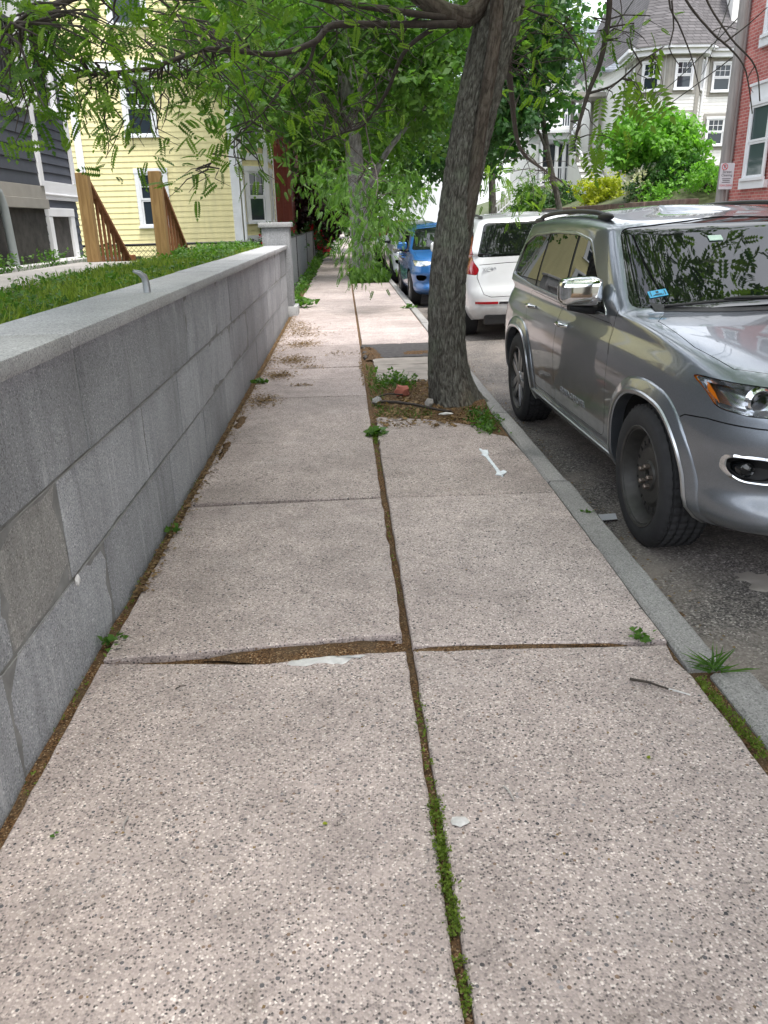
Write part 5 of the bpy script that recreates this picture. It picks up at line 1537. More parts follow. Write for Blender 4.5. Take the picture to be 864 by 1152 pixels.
# ------------------------------------------------------------------ trees
FC_A = [(-1.02,3.97,2.35),(-1.18,3.31,2.2),(-1.04,3.86,2.41),(-1.05,3.42,2.16),(-1.27,3.98,2.29),(-1.28,3.92,2.24),(-1.27,3.68,2.28),(-0.78,3.05,2.14),(-1.06,3.45,2.25),(-0.8,3.15,2.22),(-1.2,3.93,2.32),(-1.16,3.92,2.4),(-1.06,3.42,2.21),(-1.28,3.75,2.27),(-1.13,3.3,2.23),(-1.35,3.96,2.42),(-0.97,3.71,2.33),(-1.27,3.49,2.18),(-0.89,3.31,2.27),(-1.11,3.37,2.14),(-1.21,3.89,2.24),(-1.2,3.79,2.36),(-1.35,3.86,2.36),(-0.77,2.99,2.2),(-0.87,3.16,2.17),(-1.11,3.67,2.39),(-0.92,3.0,2.12),(-1.0,3.45,2.28),(-1.15,3.53,2.24),(-0.91,3.15,2.27),(-1.22,3.43,2.27),(-1.21,3.44,2.22),(-1.21,3.93,2.33),(-0.9,3.06,2.24),(-1.2,3.6,2.1),(-1.24,3.59,2.08),(-1.17,3.23,2.05),(-1.3,3.65,1.95),(-0.99,3.01,1.94),(-1.34,3.72,2.07),(-1.31,3.68,2.05),(-1.25,3.48,1.97),(-1.18,3.39,1.99),(-1.42,3.78,1.97),(-1.14,3.51,2.07),(-1.18,3.63,2.17),(-1.18,3.79,2.1),(-0.99,4.03,2.24),(-1.08,4.16,2.14),(-1.08,4.2,2.25),(-1.22,4.22,2.16),(-1.06,3.65,2.1),(-0.97,3.86,2.15),(-1.11,4.1,2.17),(-0.98,3.86,2.19),(-1.16,4.29,2.12),(-1.14,4.38,1.97),(-1.14,4.4,1.94),(-1.14,4.01,2.0),(-1.13,4.29,1.93),(-1.12,4.58,2.23),(-1.01,4.38,1.99),(-0.92,4.22,2.12),(-0.88,4.27,2.0),(-0.98,4.74,2.16),(-1.1,4.73,2.08),(-1.0,4.69,2.06),(-0.9,4.33,1.98),(-0.93,4.75,2.1),(-0.99,4.77,2.05),(-1.03,4.38,1.98),(-0.8,4.68,2.28),(-0.95,4.58,2.17),(-0.88,4.62,2.17),(-0.84,4.97,2.27),(-0.86,4.83,2.17),(-1.02,5.52,2.7),(-0.39,4.56,2.55),(-0.87,4.47,2.47),(-0.65,5.37,2.72),(-0.92,4.66,2.45),(-1.21,5.34,2.75),(-1.15,5.59,2.79),(-0.84,4.96,2.56),(-0.69,4.25,2.37),(-0.89,5.16,2.64),(-0.5,4.34,2.55),(-1.03,5.27,2.7),(-0.56,4.76,2.46),(-0.9,5.45,2.78),(-0.48,5.23,2.54),(-0.51,5.38,2.66),(-0.97,5.26,2.6),(-0.71,5.15,2.55),(-0.9,4.66,2.62),(-1.02,4.95,2.51),(-0.64,5.31,2.56),(-0.51,5.26,2.64),(-0.42,5.18,2.65),(-0.35,4.3,2.5),(-0.79,4.93,2.5),(-0.99,4.86,2.47),(-0.78,4.8,2.64),(-0.41,5.29,2.67),(-0.44,5.17,2.74),(-1.14,5.39,2.68),(-0.79,4.83,2.28),(-0.76,5.03,2.31),(-0.78,4.71,2.26),(-0.83,5.0,2.29),(-0.95,5.33,2.37),(-0.81,4.6,2.2),(-0.63,4.81,2.3),(-0.85,4.95,2.37),(-0.72,4.67,2.3),(-0.87,5.26,2.5),(-0.65,4.91,2.17),(-0.45,5.4,2.33),(-0.41,5.63,2.42),(-0.33,5.52,2.21),(-0.4,4.83,2.07),(-0.3,5.87,2.38),(-0.75,5.47,2.41),(-0.49,5.18,2.09),(-0.62,5.0,2.19),(-0.27,4.8,2.32),(-0.49,5.9,2.5),(-0.74,5.52,2.32),(-0.51,5.42,2.5),(-0.76,5.89,2.59),(-0.56,4.81,2.39),(-0.37,5.69,2.18),(-0.38,5.5,2.41),(-0.42,5.68,2.45),(-0.39,5.57,2.32),(-0.73,5.19,2.33),(-0.67,5.93,2.17),(-0.7,5.04,2.22),(-0.43,4.97,2.05),(-0.61,5.65,2.41),(-0.38,5.41,2.07),(-0.68,5.96,1.9),(-0.5,5.6,1.87),(-0.39,5.46,2.03),(-0.36,5.82,1.92),(-0.8,6.13,2.08),(-0.56,5.43,2.08),(-0.53,5.66,1.9),(-0.68,5.51,1.91),(-0.69,5.72,1.98),(-0.79,5.39,1.83),(-0.94,5.54,1.81),(-1.05,5.54,1.78),(-0.91,5.28,1.88),(-0.8,5.11,1.84),(-0.08,6.56,2.7),(0.32,6.68,2.84),(0.01,5.77,2.7),(0.7,6.91,3.05),(0.23,6.45,2.73),(0.13,5.72,2.74),(0.22,6.13,2.73),(0.54,6.19,2.62),(0.05,6.75,3.01),(-0.29,7.13,3.05),(-0.32,6.5,2.69),(-0.27,6.53,2.73),(0.38,6.1,2.81),(-0.35,6.43,2.98),(-0.03,5.9,2.88),(0.06,5.61,2.82),(0.27,6.26,2.95),(0.56,6.23,2.94),(-0.27,6.43,2.72),(-0.44,7.08,2.86),(0.46,7.18,3.09),(0.25,5.74,2.73),(0.11,5.81,2.85),(0.26,6.59,2.76),(0.02,6.97,2.8),(-0.48,6.89,2.83),(0.22,6.84,2.94),(-0.47,6.46,2.69),(0.17,6.35,2.75),(-0.13,5.86,2.81),(-0.53,7.16,2.83),(0.29,6.24,2.86),(0.42,6.23,2.79),(0.36,5.77,2.77),(-0.05,7.19,2.82),(-0.22,5.77,2.6),(0.32,6.43,2.57),(0.48,7.03,2.67),(-0.0,7.53,2.22),(-0.07,7.27,2.2),(-0.2,7.62,2.67),(0.68,7.14,2.73),(-0.13,6.01,2.22),(0.45,7.27,2.46),(0.17,7.67,2.43),(-0.25,6.4,2.46),(0.13,6.81,2.37),(0.44,6.32,2.61),(-0.2,7.21,2.72),(0.4,7.41,2.58),(0.02,6.08,2.29),(0.02,7.51,2.78),(0.38,7.76,2.32),(0.22,6.6,2.59),(0.34,7.41,2.39),(-0.25,7.45,2.74),(-0.26,6.88,2.44),(0.56,7.48,2.75),(-0.0,6.33,2.27),(0.32,7.38,2.34),(0.46,7.03,2.38),(0.38,7.33,2.71),(-0.19,6.93,2.46),(-0.24,7.45,2.68),(-1.03,4.55,2.42),(-1.02,4.34,2.38),(-1.02,4.65,2.53),(-1.19,4.78,2.5),(-1.0,4.13,2.36)]
FC_B = [(1.79,7.22,3.12),(1.58,7.57,3.18),(1.55,7.36,2.86),(1.94,8.16,3.38),(1.73,7.56,3.14),(1.43,7.89,3.28),(1.73,7.89,2.97),(1.71,6.65,2.76),(1.69,6.79,2.84),(1.56,8.1,3.26),(1.58,7.45,3.03),(1.52,6.54,2.88),(1.67,6.48,2.82),(1.66,8.41,3.05),(1.62,7.32,3.07),(1.6,7.71,3.1),(1.75,7.82,2.58),(1.77,8.04,2.74),(2.22,8.33,2.96),(1.75,7.86,2.64),(2.36,8.38,2.95),(1.97,8.05,2.61),(1.96,7.65,2.58),(1.98,7.91,2.62),(2.11,7.69,3.11),(2.31,6.57,2.9),(1.69,6.46,2.91),(2.4,7.45,3.03),(2.17,7.62,2.98),(2.6,7.92,3.08),(2.08,6.98,2.91),(1.97,6.48,2.76),(2.32,7.38,2.98),(2.02,6.65,2.85),(1.74,8.76,2.8),(1.58,8.69,2.6),(2.22,9.97,3.07),(2.06,9.83,2.96),(1.7,9.61,2.89),(1.8,8.61,2.88)]
FC_L = [(2.02,6.33,2.09),(1.95,6.3,2.36),(2.09,6.6,2.41),(2.13,6.94,2.19),(1.82,6.68,2.2),(2.01,6.86,2.39),(1.82,6.34,2.19),(2.14,6.22,2.29),(2.53,6.97,2.72),(2.4,6.81,2.6),(2.43,6.71,2.36),(2.46,6.83,2.58),(2.26,6.27,2.46),(2.54,6.82,2.55),(2.07,6.37,2.78),(2.37,6.86,2.85),(2.16,6.47,2.8),(2.2,6.62,2.76)]
FC_C = [(1.28,15.73,2.13),(1.38,17.83,1.74),(-0.17,16.04,2.07),(0.3,15.33,2.09),(0.62,16.35,2.05),(-0.14,18.39,2.07),(1.43,16.06,1.96),(0.06,15.48,2.38),(1.24,17.34,2.44),(0.04,18.96,2.05),(0.64,15.21,1.9),(-0.13,16.32,2.4),(-0.35,19.27,1.98),(1.11,17.1,2.26),(0.73,14.97,1.64),(0.78,15.17,1.39),(0.23,14.96,1.18),(0.45,14.58,1.36),(1.09,16.28,1.52),(0.68,14.03,1.64),(0.48,14.4,1.22),(0.9,15.12,1.62),(0.14,15.85,1.67),(0.91,16.51,1.74),(0.62,15.54,1.34),(0.13,16.62,1.01),(0.12,14.56,1.56),(0.53,16.84,1.43),(0.47,14.85,0.74),(0.27,14.6,0.83),(0.26,14.71,0.9),(-0.96,19.81,2.34),(-0.05,17.47,2.74),(-0.84,18.41,2.75),(-0.61,19.1,2.46)]
FC_D = [(2.79,13.09,1.83),(3.1,11.51,2.22),(2.98,11.17,1.76),(3.32,12.91,1.76),(1.91,10.5,1.83),(2.93,12.83,1.97),(2.34,11.67,2.0),(2.26,12.59,2.1),(2.52,10.58,2.09),(2.8,10.79,1.86),(2.88,12.6,2.17),(3.31,12.93,2.1),(2.02,11.64,2.13),(2.86,13.19,2.07),(2.56,13.09,2.23),(2.7,11.77,1.91),(2.56,11.16,1.78),(2.66,12.22,2.12),(3.1,12.53,1.84),(3.02,12.17,1.77),(3.11,12.6,1.92),(2.91,12.29,1.78)]
def bark_tube(name, pts, rad, mat, parent, na=48, step=.05, amp=.012, flare=0, seed=0, fz=2.2, fa=7.0):
    pts = [Vector(p) for p in curve2(pts, 10)]
    rr = [q[0] for q in curve2([(r, 0) for r in rad], 10)]
    s = [0]
    for a, b in zip(pts[:-1], pts[1:]): s.append(s[-1] + (b - a).length)
    n = max(4, int(s[-1] / step)); u_ = np.linspace(0, s[-1], n + 1)
    X = [Vector(tuple(np.interp(u, s, [p[k] for p in pts]) for k in range(3))) for u in u_]
    Rd = [float(np.interp(u, s, rr)) for u in u_]
    V = []; F = []; A = []
    t0 = (X[1] - X[0]).normalized(); ref = Vector((0, 1, 0)) if abs(t0.y) < .8 else Vector((1, 0, 0))
    uu = t0.cross(ref).normalized()
    for i, p in enumerate(X):
        t = (X[min(i + 1, n)] - X[max(i - 1, 0)]).normalized(); uu = (uu - t * uu.dot(t)).normalized(); w = t.cross(uu)
        for k in range(na):
            a = 2 * math.pi * k / na; d = uu * math.cos(a) + w * math.sin(a)
            q = Vector((d.x * fa * .16, d.y * fa * .16, d.z * .3)) * (Rd[i] / .18) ** .7
            zz = u_[i]
            wob = .35 * noise.noise(Vector((a, zz * 1.3, seed)))
            wx = .55 * noise.noise(Vector((q.x * 3, q.y * 3, zz * 5 + seed))); dd, _p = noise.voronoi(Vector((q.x * 4.2 + wx, q.y * 4.2 + wx * .6, zz * fz * 3.2 + seed * 3.3 + q.z * 2 + wx)))
            c2 = noise.noise(Vector((q.x * 11, q.y * 11, zz * fz * 2.1 + seed)))
            rg_ = min((dd[1] - dd[0]) * 2.3 + .25 * max(0, c2), 1.0)                  # 0 in the furrows
            h = (rg_ ** .7) * .8 + .25 * c2 + .2 * noise.noise(Vector((q.x * 2, q.y * 2, zz * 3)))
            fl = 1 + flare * math.exp(-zz / .16) * (.55 + .45 * math.cos(3 * a + seed + 1.0) + .3 * math.cos(5 * a + 2))
            V.append(p + d * (Rd[i] * fl + amp * (h - .6) + .02 * Rd[i] / .18 * noise.noise(Vector((d.x * 1.2, d.y * 1.2, zz * 1.1 + seed)))))
            A.append(max(0, 1 - rg_ * 2.2) * .8)
    for i in range(n):
        for k in range(na):
            k2 = (k + 1) % na; F.append((i * na + k, i * na + k2, (i + 1) * na + k2, (i + 1) * na + k))
    o = raw_mesh(name, np.array(V, float), np.array(F), MT[mat], parent, world=True, smooth=True)
    at = o.data.attributes.new('furrow', 'FLOAT', 'POINT'); at.data.foreach_set('value', np.array(A, dtype=np.float32))
    return o, X

def twigs(clumps, branches, r0=.006, mat='twig', maxd=2.2):
    m = MB(); B = [p for X in branches for p in X]; Bn = np.array([tuple(p) for p in B])
    for c in clumps:
        c = Vector(c); d = np.linalg.norm(Bn - np.array(c), axis=1); j = int(np.argmin(d + .0))
        if d[j] > maxd: continue
        a = B[j]; v = c - a
        k1 = a + v * .35 + Vector((rng.normal(0, .04), rng.normal(0, .04), .10 * v.length)); k2 = a + v * .72 + Vector((rng.normal(0, .04), rng.normal(0, .04), .08 * v.length))
        e = c + Vector((v.x, v.y, 0)).normalized() * .10 - Vector((0, 0, .05)) if v.length > .01 else c
        m.tube([a, k1, k2, c, e], [r0, r0 * .8, r0 * .6, r0 * .45, r0 * .2], 5, cap=False)
    return m

# --- the honey locust in the kerb strip
tr = thing('street_tree', 'large furrowed tree trunk leaning right in the dirt pit beside the gray car', 'tree', (.95, 6.95, -.05))
_, T0 = bark_tube('trunk', [(.95, 6.93, -.08), (.885, 6.92, .25), (.87, 6.9, .6), (.885, 6.9, 1.18), (.955, 6.9, 1.65), (1.055, 6.9, 2.2), (1.18, 6.9, 2.76), (1.28, 6.9, 3.15), (1.5, 7.0, 4.4), (1.65, 7.05, 6.0), (1.7, 7.0, 8.0)],
                  [.212, .182, .160, .150, .154, .160, .168, .168, .15, .11, .04], 'bark', tr, 210, .011, .019, .45, 1.3, 2.6, 18)
_, T1 = bark_tube('branch', [(.99, 6.86, 1.25), (1.045, 6.765, 1.7), (1.10, 6.715, 2.2), (1.17, 6.69, 2.65), (1.20, 6.68, 3.1), (1.1, 6.2, 4.2), (.8, 5.4, 5.4)], [.02, .045, .05, .050, .05, .04, .02], 'bark_brown', tr, 40, .03, .006, 0, 4)
bs = [T0[-60:], T1]
def branch(pts, r0, r1, na=14, mat='bark', amp=.004):
    _, X = bark_tube('branch', pts, list(np.linspace(r0, r1, len(pts))), mat, tr, na, .05, amp, 0, random.random() * 9)
    bs.append(X[3:])
branch([(1.22, 6.86, 3.30), (1.05, 6.8, 3.02), (.88, 6.7, 2.98), (.6, 6.5, 3.06), (.2, 6.2, 3.35), (-.6, 5.6, 3.9), (-1.4, 4.8, 4.4)], .085, .035, 40, 'bark_brown', .010)
branch([(.88, 6.62, 2.90), (.66, 6.5, 2.88), (.33, 6.3, 2.84), (-.01, 6.0, 2.78), (-.13, 5.8, 2.65), (-.35, 5.5, 2.53), (-.54, 5.2, 2.49), (-.71, 4.9, 2.45), (-.93, 4.5, 2.3), (-1.12, 4.1, 2.21)], .028, .008, 12, 'twig', .002)
branch([(-.13, 5.8, 2.65), (-.19, 5.8, 2.51), (-.34, 5.7, 2.39), (-.45, 5.6, 2.25), (-.62, 5.5, 2.09), (-.83, 5.4, 1.9)], .012, .004, 8, 'twig', .001)
branch([(.80, 6.6, 2.94), (.34, 6.2, 2.91), (0, 5.8, 2.87), (-.38, 5.2, 2.80), (-.69, 4.6, 2.62), (-.99, 3.7, 2.42), (-1.15, 3.2, 2.2)], .024, .007, 12, 'twig', .002)
branch([(.74, 6.62, 2.89), (.51, 6.6, 2.73), (.37, 6.7, 2.47), (.2, 6.9, 2.28), (.03, 7.2, 2.25), (-.25, 7.5, 2.18)], .018, .007, 12, 'twig', .002)
branch([(.67, 6.6, 2.97), (.54, 6.58, 2.90), (.49, 6.6, 2.82), (.51, 6.6, 2.73)], .010, .010, 8, 'twig', .001)
branch([(1.6, 6.9, 4.2), (1.9, 6.7, 3.5), (2.01, 6.6, 3.09), (1.99, 6.6, 2.69), (1.89, 6.6, 2.4), (1.78, 6.5, 2.06)], .030, .012, 12, 'twig', .003)
branch([(1.9, 6.6, 2.43), (2.06, 6.5, 2.47), (2.21, 6.4, 2.6), (2.3, 6.4, 2.65)], .010, .004, 8, 'twig', .001)
branch([(1.33, 6.85, 3.1), (1.5, 6.75, 3.0), (1.68, 6.7, 2.92), (1.85, 6.65, 2.68), (1.89, 6.6, 2.42)], .012, .006, 8, 'twig', .001)
branch([(1.35, 6.95, 3.4), (1.44, 7.5, 3.0), (1.79, 9.0, 2.75), (2.32, 11.0, 2.4), (2.87, 12.0, 2.2), (3.54, 13.0, 2.0)], .04, .012, 12, 'twig', .002)
branch([(1.6, 7, 4.6), (1.2, 5, 5.2), (.6, 3, 5.4), (.2, 1, 5.3)], .07, .02, 16); branch([(1.65, 7, 5.2), (3, 5.6, 5.5), (4.4, 4.4, 5.4)], .06, .02, 16); branch([(1.6, 7, 5), (.2, 8.4, 5.6), (-1.2, 9.5, 5.8)], .06, .02, 16)
nb = len(bs)
# bare hanging twigs at the upper right
for pts, r0 in (([(2.6, 5.2, 4.2), (2.34, 5.6, 3.1), (2.30, 5.6, 2.86), (2.45, 5.5, 2.59), (2.64, 5.5, 2.42), (2.70, 5.5, 2.22)], .009), ([(2.2, 5.8, 3.3), (2.16, 5.8, 2.87), (2.25, 5.8, 2.70), (2.35, 5.8, 2.52), (2.43, 5.8, 2.32)], .008),
                ([(2.1, 5.8, 3.2), (2.22, 5.7, 2.85), (2.38, 5.6, 2.63), (2.52, 5.6, 2.53), (2.63, 5.6, 2.41), (2.71, 5.6, 2.16)], .009), ([(2.47, 5.6, 2.57), (2.60, 5.6, 2.66), (2.72, 5.6, 2.76)], .006),
                ([(2.18, 5.8, 2.85), (2.21, 5.8, 2.68), (2.19, 5.8, 2.58), (2.29, 5.8, 2.46)], .006), ([(2.64, 5.5, 2.42), (2.60, 5.5, 2.34), (2.65, 5.5, 2.27)], .004), ([(2.35, 5.8, 2.52), (2.30, 5.8, 2.44)], .004), ([(2.38, 5.6, 2.63), (2.46, 5.6, 2.66), (2.55, 5.6, 2.64)], .004)):
    branch(pts, r0, r0 * .45, 7, 'twig', .0015)
fg = FC_A + FC_B
allfc = FC_A + FC_B + FC_D
tw = twigs(allfc + FC_L, bs[2:nb])
tw.build('twigs', MT['twig'], tr, world=True, smooth=80)
near = [c for c in FC_A if c[1] < 4.3]; mid = [c for k, c in enumerate(FC_A) if c[1] >= 4.3 and (c[1] < 5.6 or k % 2)] + FC_B
lf = crown(near, 6, .098, 'pin', (.10, .10, .05), 1.0, .5, -.06) + crown(mid, 4, .108, 'pin', (.12, .12, .055), 1.0, .5, -.06) + crown([c for c in FC_D if c[0] < 2.75], 12, .14, 'pin', (.26, .3, .14), .7, .5, -.3)
lf += crown(FC_L[::3], 4, .20, 'lance', (.11, .11, .08), .5, .5, -.5)
up_cl = [c for c in clumps_in((1.6, 4.2, 6.6), (5.2, 4.6, 2.3), 420, 2, -.12, .5) if c[2] > 4.2 + max(0, (c[1] - 6)) * .25 and c[1] < 8.6]
lf += crown(up_cl, 13, .28, 'pin_s', (.42, .42, .26), .7, .5, -.2)
fo = leaves('foliage', lf, 'leaf', tr)

# --- the other trees
def tree(name, label, base, trunk, rad, crowns, mat, per=14, size=.24, tp='clump', bark='bark_pale', limbs=(), seed=0, spread=(.5, .5, .38), group=None, na=20, thr=-.1):
    t = thing(name, label, 'tree', base, 0, group)
    _, X = bark_tube('trunk', trunk, rad, bark, t, na, .12, .012, .3, seed, 1.5)
    bx = [X]
    for pts, r0, *mm in limbs:
        _, Y = bark_tube('branch', pts, list(np.linspace(r0, r0 * .35, len(pts))), mm[0] if mm else bark, t, 12, .12, .006, 0, seed + 1); bx.append(Y)
    cl = []
    for c, r, n in crowns: cl += clumps_in(c, r, n, seed, thr, .5)
    twigs(cl[::3], bx, .018, 'twig', 5).build('twigs', MT['twig'], t, world=True, smooth=80)
    leaves('crown', crown(cl, per, size, tp, spread), mat, t)
    return t
T2 = tree('street_tree', 'pale trunked street tree in the grassy strip past the stone pillar', (.55, 24, 0), [(.58, 24, -.1), (.50, 24, 1.0), (.46, 24, 2.2), (.38, 24, 3.6), (.22, 24, 5), (.05, 24, 7.2), (0, 24, 9)], [.33, .28, .26, .24, .22, .15, .05],
     [((.1, 24.6, 7.2), (4.4, 4.6, 3.6), 200), ((-.9, 22.5, 5.0), (2.2, 2, 1.5), 32), ((2.0, 23.4, 4.8), (1.6, 2.2, 1.3), 26)], 'leaf2', 15, .25, limbs=[([(.47, 24, 2.0), (1.0, 24, 2.9), (1.45, 24, 3.55), (2.4, 24, 4.5)], .13), ([(.42, 24, 3.2), (-.1, 24, 4.2), (-.95, 24, 5.6)], .12), ([(.30, 24, 4.3), (.9, 23.8, 5.6), (1.2, 23.6, 7)], .10), ([(.47, 23.9, 2.6), (.73, 20.5, 2.9), (.73, 17.0, 2.3), (.55, 15.5, 1.7), (.35, 14.6, 1.05)], .022, 'twig')], seed=2, na=40)
leaves('low_spray', crown(FC_C, 30, .16, 'pin', (.20, .28, .17), .6, .5, -.55), 'leaf2', T2)
CX = [[Vector(q) for q in curve2([(.73, 20.5, 2.9), (.73, 17.0, 2.3), (.55, 15.5, 1.7), (.35, 14.6, 1.05)], 10)]]
for c in FC_C: twigs([c], CX, .008, 'twig', 4).build('twig', MT['twig'], T2, world=True)
tree('street_tree', 'unseen street tree added behind the viewer, its leaves mirrored in the windshield', (.9, -4.5, 0), [(.9, -4.5, -.1), (.95, -4.4, 1.5), (1.1, -4.2, 3.5), (1.4, -3.8, 7)], [.26, .2, .17, .05],  # out of view, crown shaped for the glass reflections and shade on the ground
     [((4.3, -2.0, 6.4), (4.0, 4.2, 2.5), 380)], 'leaf', 22, .19, limbs=[([(1.05, -4.3, 2.9), (1.8, -3, 4.2), (3.2, -1.5, 5.2)], .10), ([(1.05, -4.3, 3.2), (.4, -3, 4.6), (-.6, -1.6, 5.4)], .10)], seed=31, bark='bark', thr=-.14)
tree('street_tree', 'second street tree along the sidewalk, beyond the pale trunked one', (.65, 35, 0), [(.65, 35, -.1), (.6, 35, 2), (.5, 35, 4.5), (.5, 35, 9)], [.26, .22, .18, .05], [((.4, 35, 7), (4.6, 4.8, 4.2), 170)], 'leaf2', 14, .30, seed=5)
tree('street_tree', 'third street tree along the sidewalk, small in the distance', (.7, 47, 0), [(.7, 47, -.1), (.7, 47, 3), (.6, 47, 9)], [.26, .2, .05], [((.5, 47, 7), (5, 5, 4.4), 140)], 'leaf2', 13, .38, seed=8)
tree('garden_tree', 'big green tree rising behind the red brown house', (-5.5, 47, 0), [(-5.5, 47, -.1), (-5.4, 47, 4), (-5.4, 47, 10)], [.4, .3, .08], [((-5, 47, 9), (5.5, 5, 5.5), 150)], 'leaf3', 13, .42, seed=11)
tree('street_tree', 'dark green tree overhanging the street behind the trunk and white car', (8.3, 30.5, 0), [(8.3, 30.5, -.1), (7.9, 30.4, 2), (7.3, 30.2, 4), (6.6, 30, 8)], [.13, .11, .10, .04], [((6.1, 30, 7.3), (1.8, 3.0, 2.9), 120), ((5.4, 29.5, 4.9), (1.2, 2, 1.2), 26)], 'leaf3', 15, .30, limbs=[([(7.4, 30.2, 3.6), (6.8, 30, 4.6), (5.8, 29.8, 5.2)], .06)], seed=14, bark='bark')
tree('street_tree', 'green tree farther down the right side of the street', (8.4, 46, 0), [(8.4, 46, -.1), (8.2, 46, 4), (8, 46, 8)], [.24, .18, .05], [((6.4, 46, 6.4), (2.8, 3.5, 3.4), 100)], 'leaf3', 13, .38, seed=17, bark='bark')
tree('street_tree', 'hazy green tree closing the far end of the street', (3.5, 92, 0), [(3.5, 92, -.3), (3.5, 92, 5), (3.5, 92, 10)], [.4, .3, .1], [((2, 92, 7), (8, 5, 6.5), 120)], 'leaf2', 12, .8, seed=20, spread=(.9, .9, .7))
tree('street_tree', 'tree at the far left end of the sidewalk', (-5, 72, 0), [(-5, 72, -.3), (-5, 72, 5), (-5, 72, 10)], [.4, .3, .1], [((-4.2, 72, 7), (6, 5, 6), 120)], 'leaf2', 12, .62, seed=23, spread=(.8, .8, .6))
tree('ornamental_maple', 'dark red leaved maple at the end of the gray fence', (-2.1, 37, 0), [(-2.1, 37, -.1), (-2.0, 37, 1), (-1.8, 37, 2.6)], [.10, .08, .03], [((-1.75, 37, 2.0), (1.5, 1.6, 1.35), 80)], 'leaf_red', 16, .24, seed=26, bark='bark', spread=(.32, .32, .25))
def bush(name, label, c, r, mat, n, per=14, size=.14, tp='clump', spread=(.2, .2, .16), extra=None, cat='shrub'):
    b = thing(name, label, cat, (c[0], c[1], c[2] - r[2]))
    m = MB()
    for k in range(7):
        a = k * .9; m.tube([(c[0] + .05 * math.cos(a), c[1] + .05 * math.sin(a), c[2] - r[2] - .15), (c[0] + r[0] * .35 * math.cos(a), c[1] + r[1] * .35 * math.sin(a), c[2] - r[2] * .2), (c[0] + r[0] * .6 * math.cos(a), c[1] + r[1] * .6 * math.sin(a), c[2] + r[2] * .4)], [.03, .02, .008], 6)
    m.build('stems', MT['twig'], b, world=True, smooth=60)
    cl = clumps_in(c, r, n, hash(label) % 17, -.3, .9, -.95)
    leaves('foliage', crown(cl, per, size, tp, spread), mat, b)
    if extra:
        mt, ne, sz = extra
        P, D = ball_points(c, (r[0] * 1.12, r[1] * 1.12, r[2] * 1.12), ne, .85)
        leaves('blossom', [leaf_batch(P, D, np.full(ne, sz) * rng.uniform(.6, 1.3, ne), 'clump4', .4, .8)], mt, b)
    return b
bush('small_tree', 'round bright green small tree in front of the white house', (10.35, 27.8, 3.75), (1.5, 1.4, .95), 'leaf_bright', 110, 15, .20, spread=(.28, .28, .12), cat='tree')
bush('shrub', 'yellow green shrub at the foot of the boarded entry stair', (10.25, 32.5, 2.35), (1.0, 1.0, .8), 'leaf_yellow', 60, 14, .15)
bush('flowering_shrub', 'shrub covered in small white flowers under the round green tree', (9.95, 26.9, 2.45), (.75, .6, .55), 'leaf_hedge', 50, 12, .13, extra=('petal_white', 420, .13))
def conifer(label, x, y, z, r, h):
    b = thing('conifer', label, 'shrub', (x, y, z)); cl = []
    MB().tube([(x, y, z - .2), (x, y, z + h * .9)], [.05, .015], 8).build('trunk', MT['twig'], b, world=True)
    for k in range(70):
        t = rng.uniform(0, 1) ** .8; a = rng.uniform(0, 6.28); q = r * (1 - t) ** .8
        cl.append((x + q * math.cos(a), y + q * math.sin(a), z + t * h))
    leaves('foliage', crown(cl, 14, .10, 'clump', (.10, .10, .09), .5, .6, .2), 'leaf_con', b)
conifer('small cone shaped evergreen, the left one of the pair by the brown wall', 10.25, 26.4, 1.95, .44, 1.2)
conifer('small cone shaped evergreen, the right one of the pair by the brown wall', 11.15, 26.4, 2.0, .48, 1.3)
bush('shrub', 'low bright green mound in front of the left evergreen', (9.85, 25.9, 2.05), (.40, .35, .32), 'leaf_bright', 22, 14, .10)
bush('shrub', 'green shrub with pale tips below the porch steps', (9.1, 40, 2.0), (1.2, 1.1, 1.0), 'leaf2', 50, 14, .18)
bush('shrub', 'dark green shrub between porch steps and yellow green shrub', (10.1, 38.5, 2.1), (1.0, 1.0, .8), 'leaf_hedge', 40, 14, .16)
bush('shrub', 'low green plants on the ledge beside the brick house', (11.2, 25.2, 2.55), (.9, .6, .3), 'leaf_bright', 30, 12, .12)
bush('hedge', 'rounded green rose hedge behind the gray fence', (-2.35, 28, .75), (.75, 3.2, .75), 'leaf_hedge', 120, 14, .15, extra=('petal_red', 16, .14))
bush('rose_bush', 'smaller rose bush with crimson flowers hanging over the gray fence', (-1.3, 36.5, 1.05), (.35, 1.3, .5), 'leaf_hedge', 40, 12, .14, extra=('petal_red', 150, .14))
bush('rose_bush', 'rose bush full of crimson flowers leaning over the sidewalk fence', (-1.2, 41, .8), (.5, 1.6, .85), 'leaf_hedge', 60, 14, .16, extra=('petal_red', 330, .17))
# ------------------------------------------------------------------ small growth, dirt and litter
def up_dirs(n, lean=.35): 
    d = rng.normal(0, lean, (n, 3)); d[:, 2] = 1; return d
def blades(n, x0, x1, y0, y1, z, s0, s1, lean=.45, tp='blade', dens=None):
    P = np.stack([rng.uniform(x0, x1, n), rng.uniform(y0, y1, n), np.full(n, z)], 1)
    if dens is not None:
        keep = np.array([noise.noise(Vector((p[0] * dens, p[1] * dens, 4.2))) > rng.uniform(-.45, .25) for p in P]); P = P[keep]
    n = len(P)
    return leaf_batch(P, up_dirs(n, lean), rng.uniform(s0, s1, n), tp, .2, .6)
gl = [blades(40000, -2.46, -1.39, 1.2, 14.4, 1.125, .045, .12, .5, dens=1.6), blades(9000, -3.2, -1.39, 10.5, 14.4, 1.125, .05, .13, .5, dens=1.6) if False else blades(3500, -2.14, -1.39, 10.4, 14.4, 1.125, .06, .16, .5)]
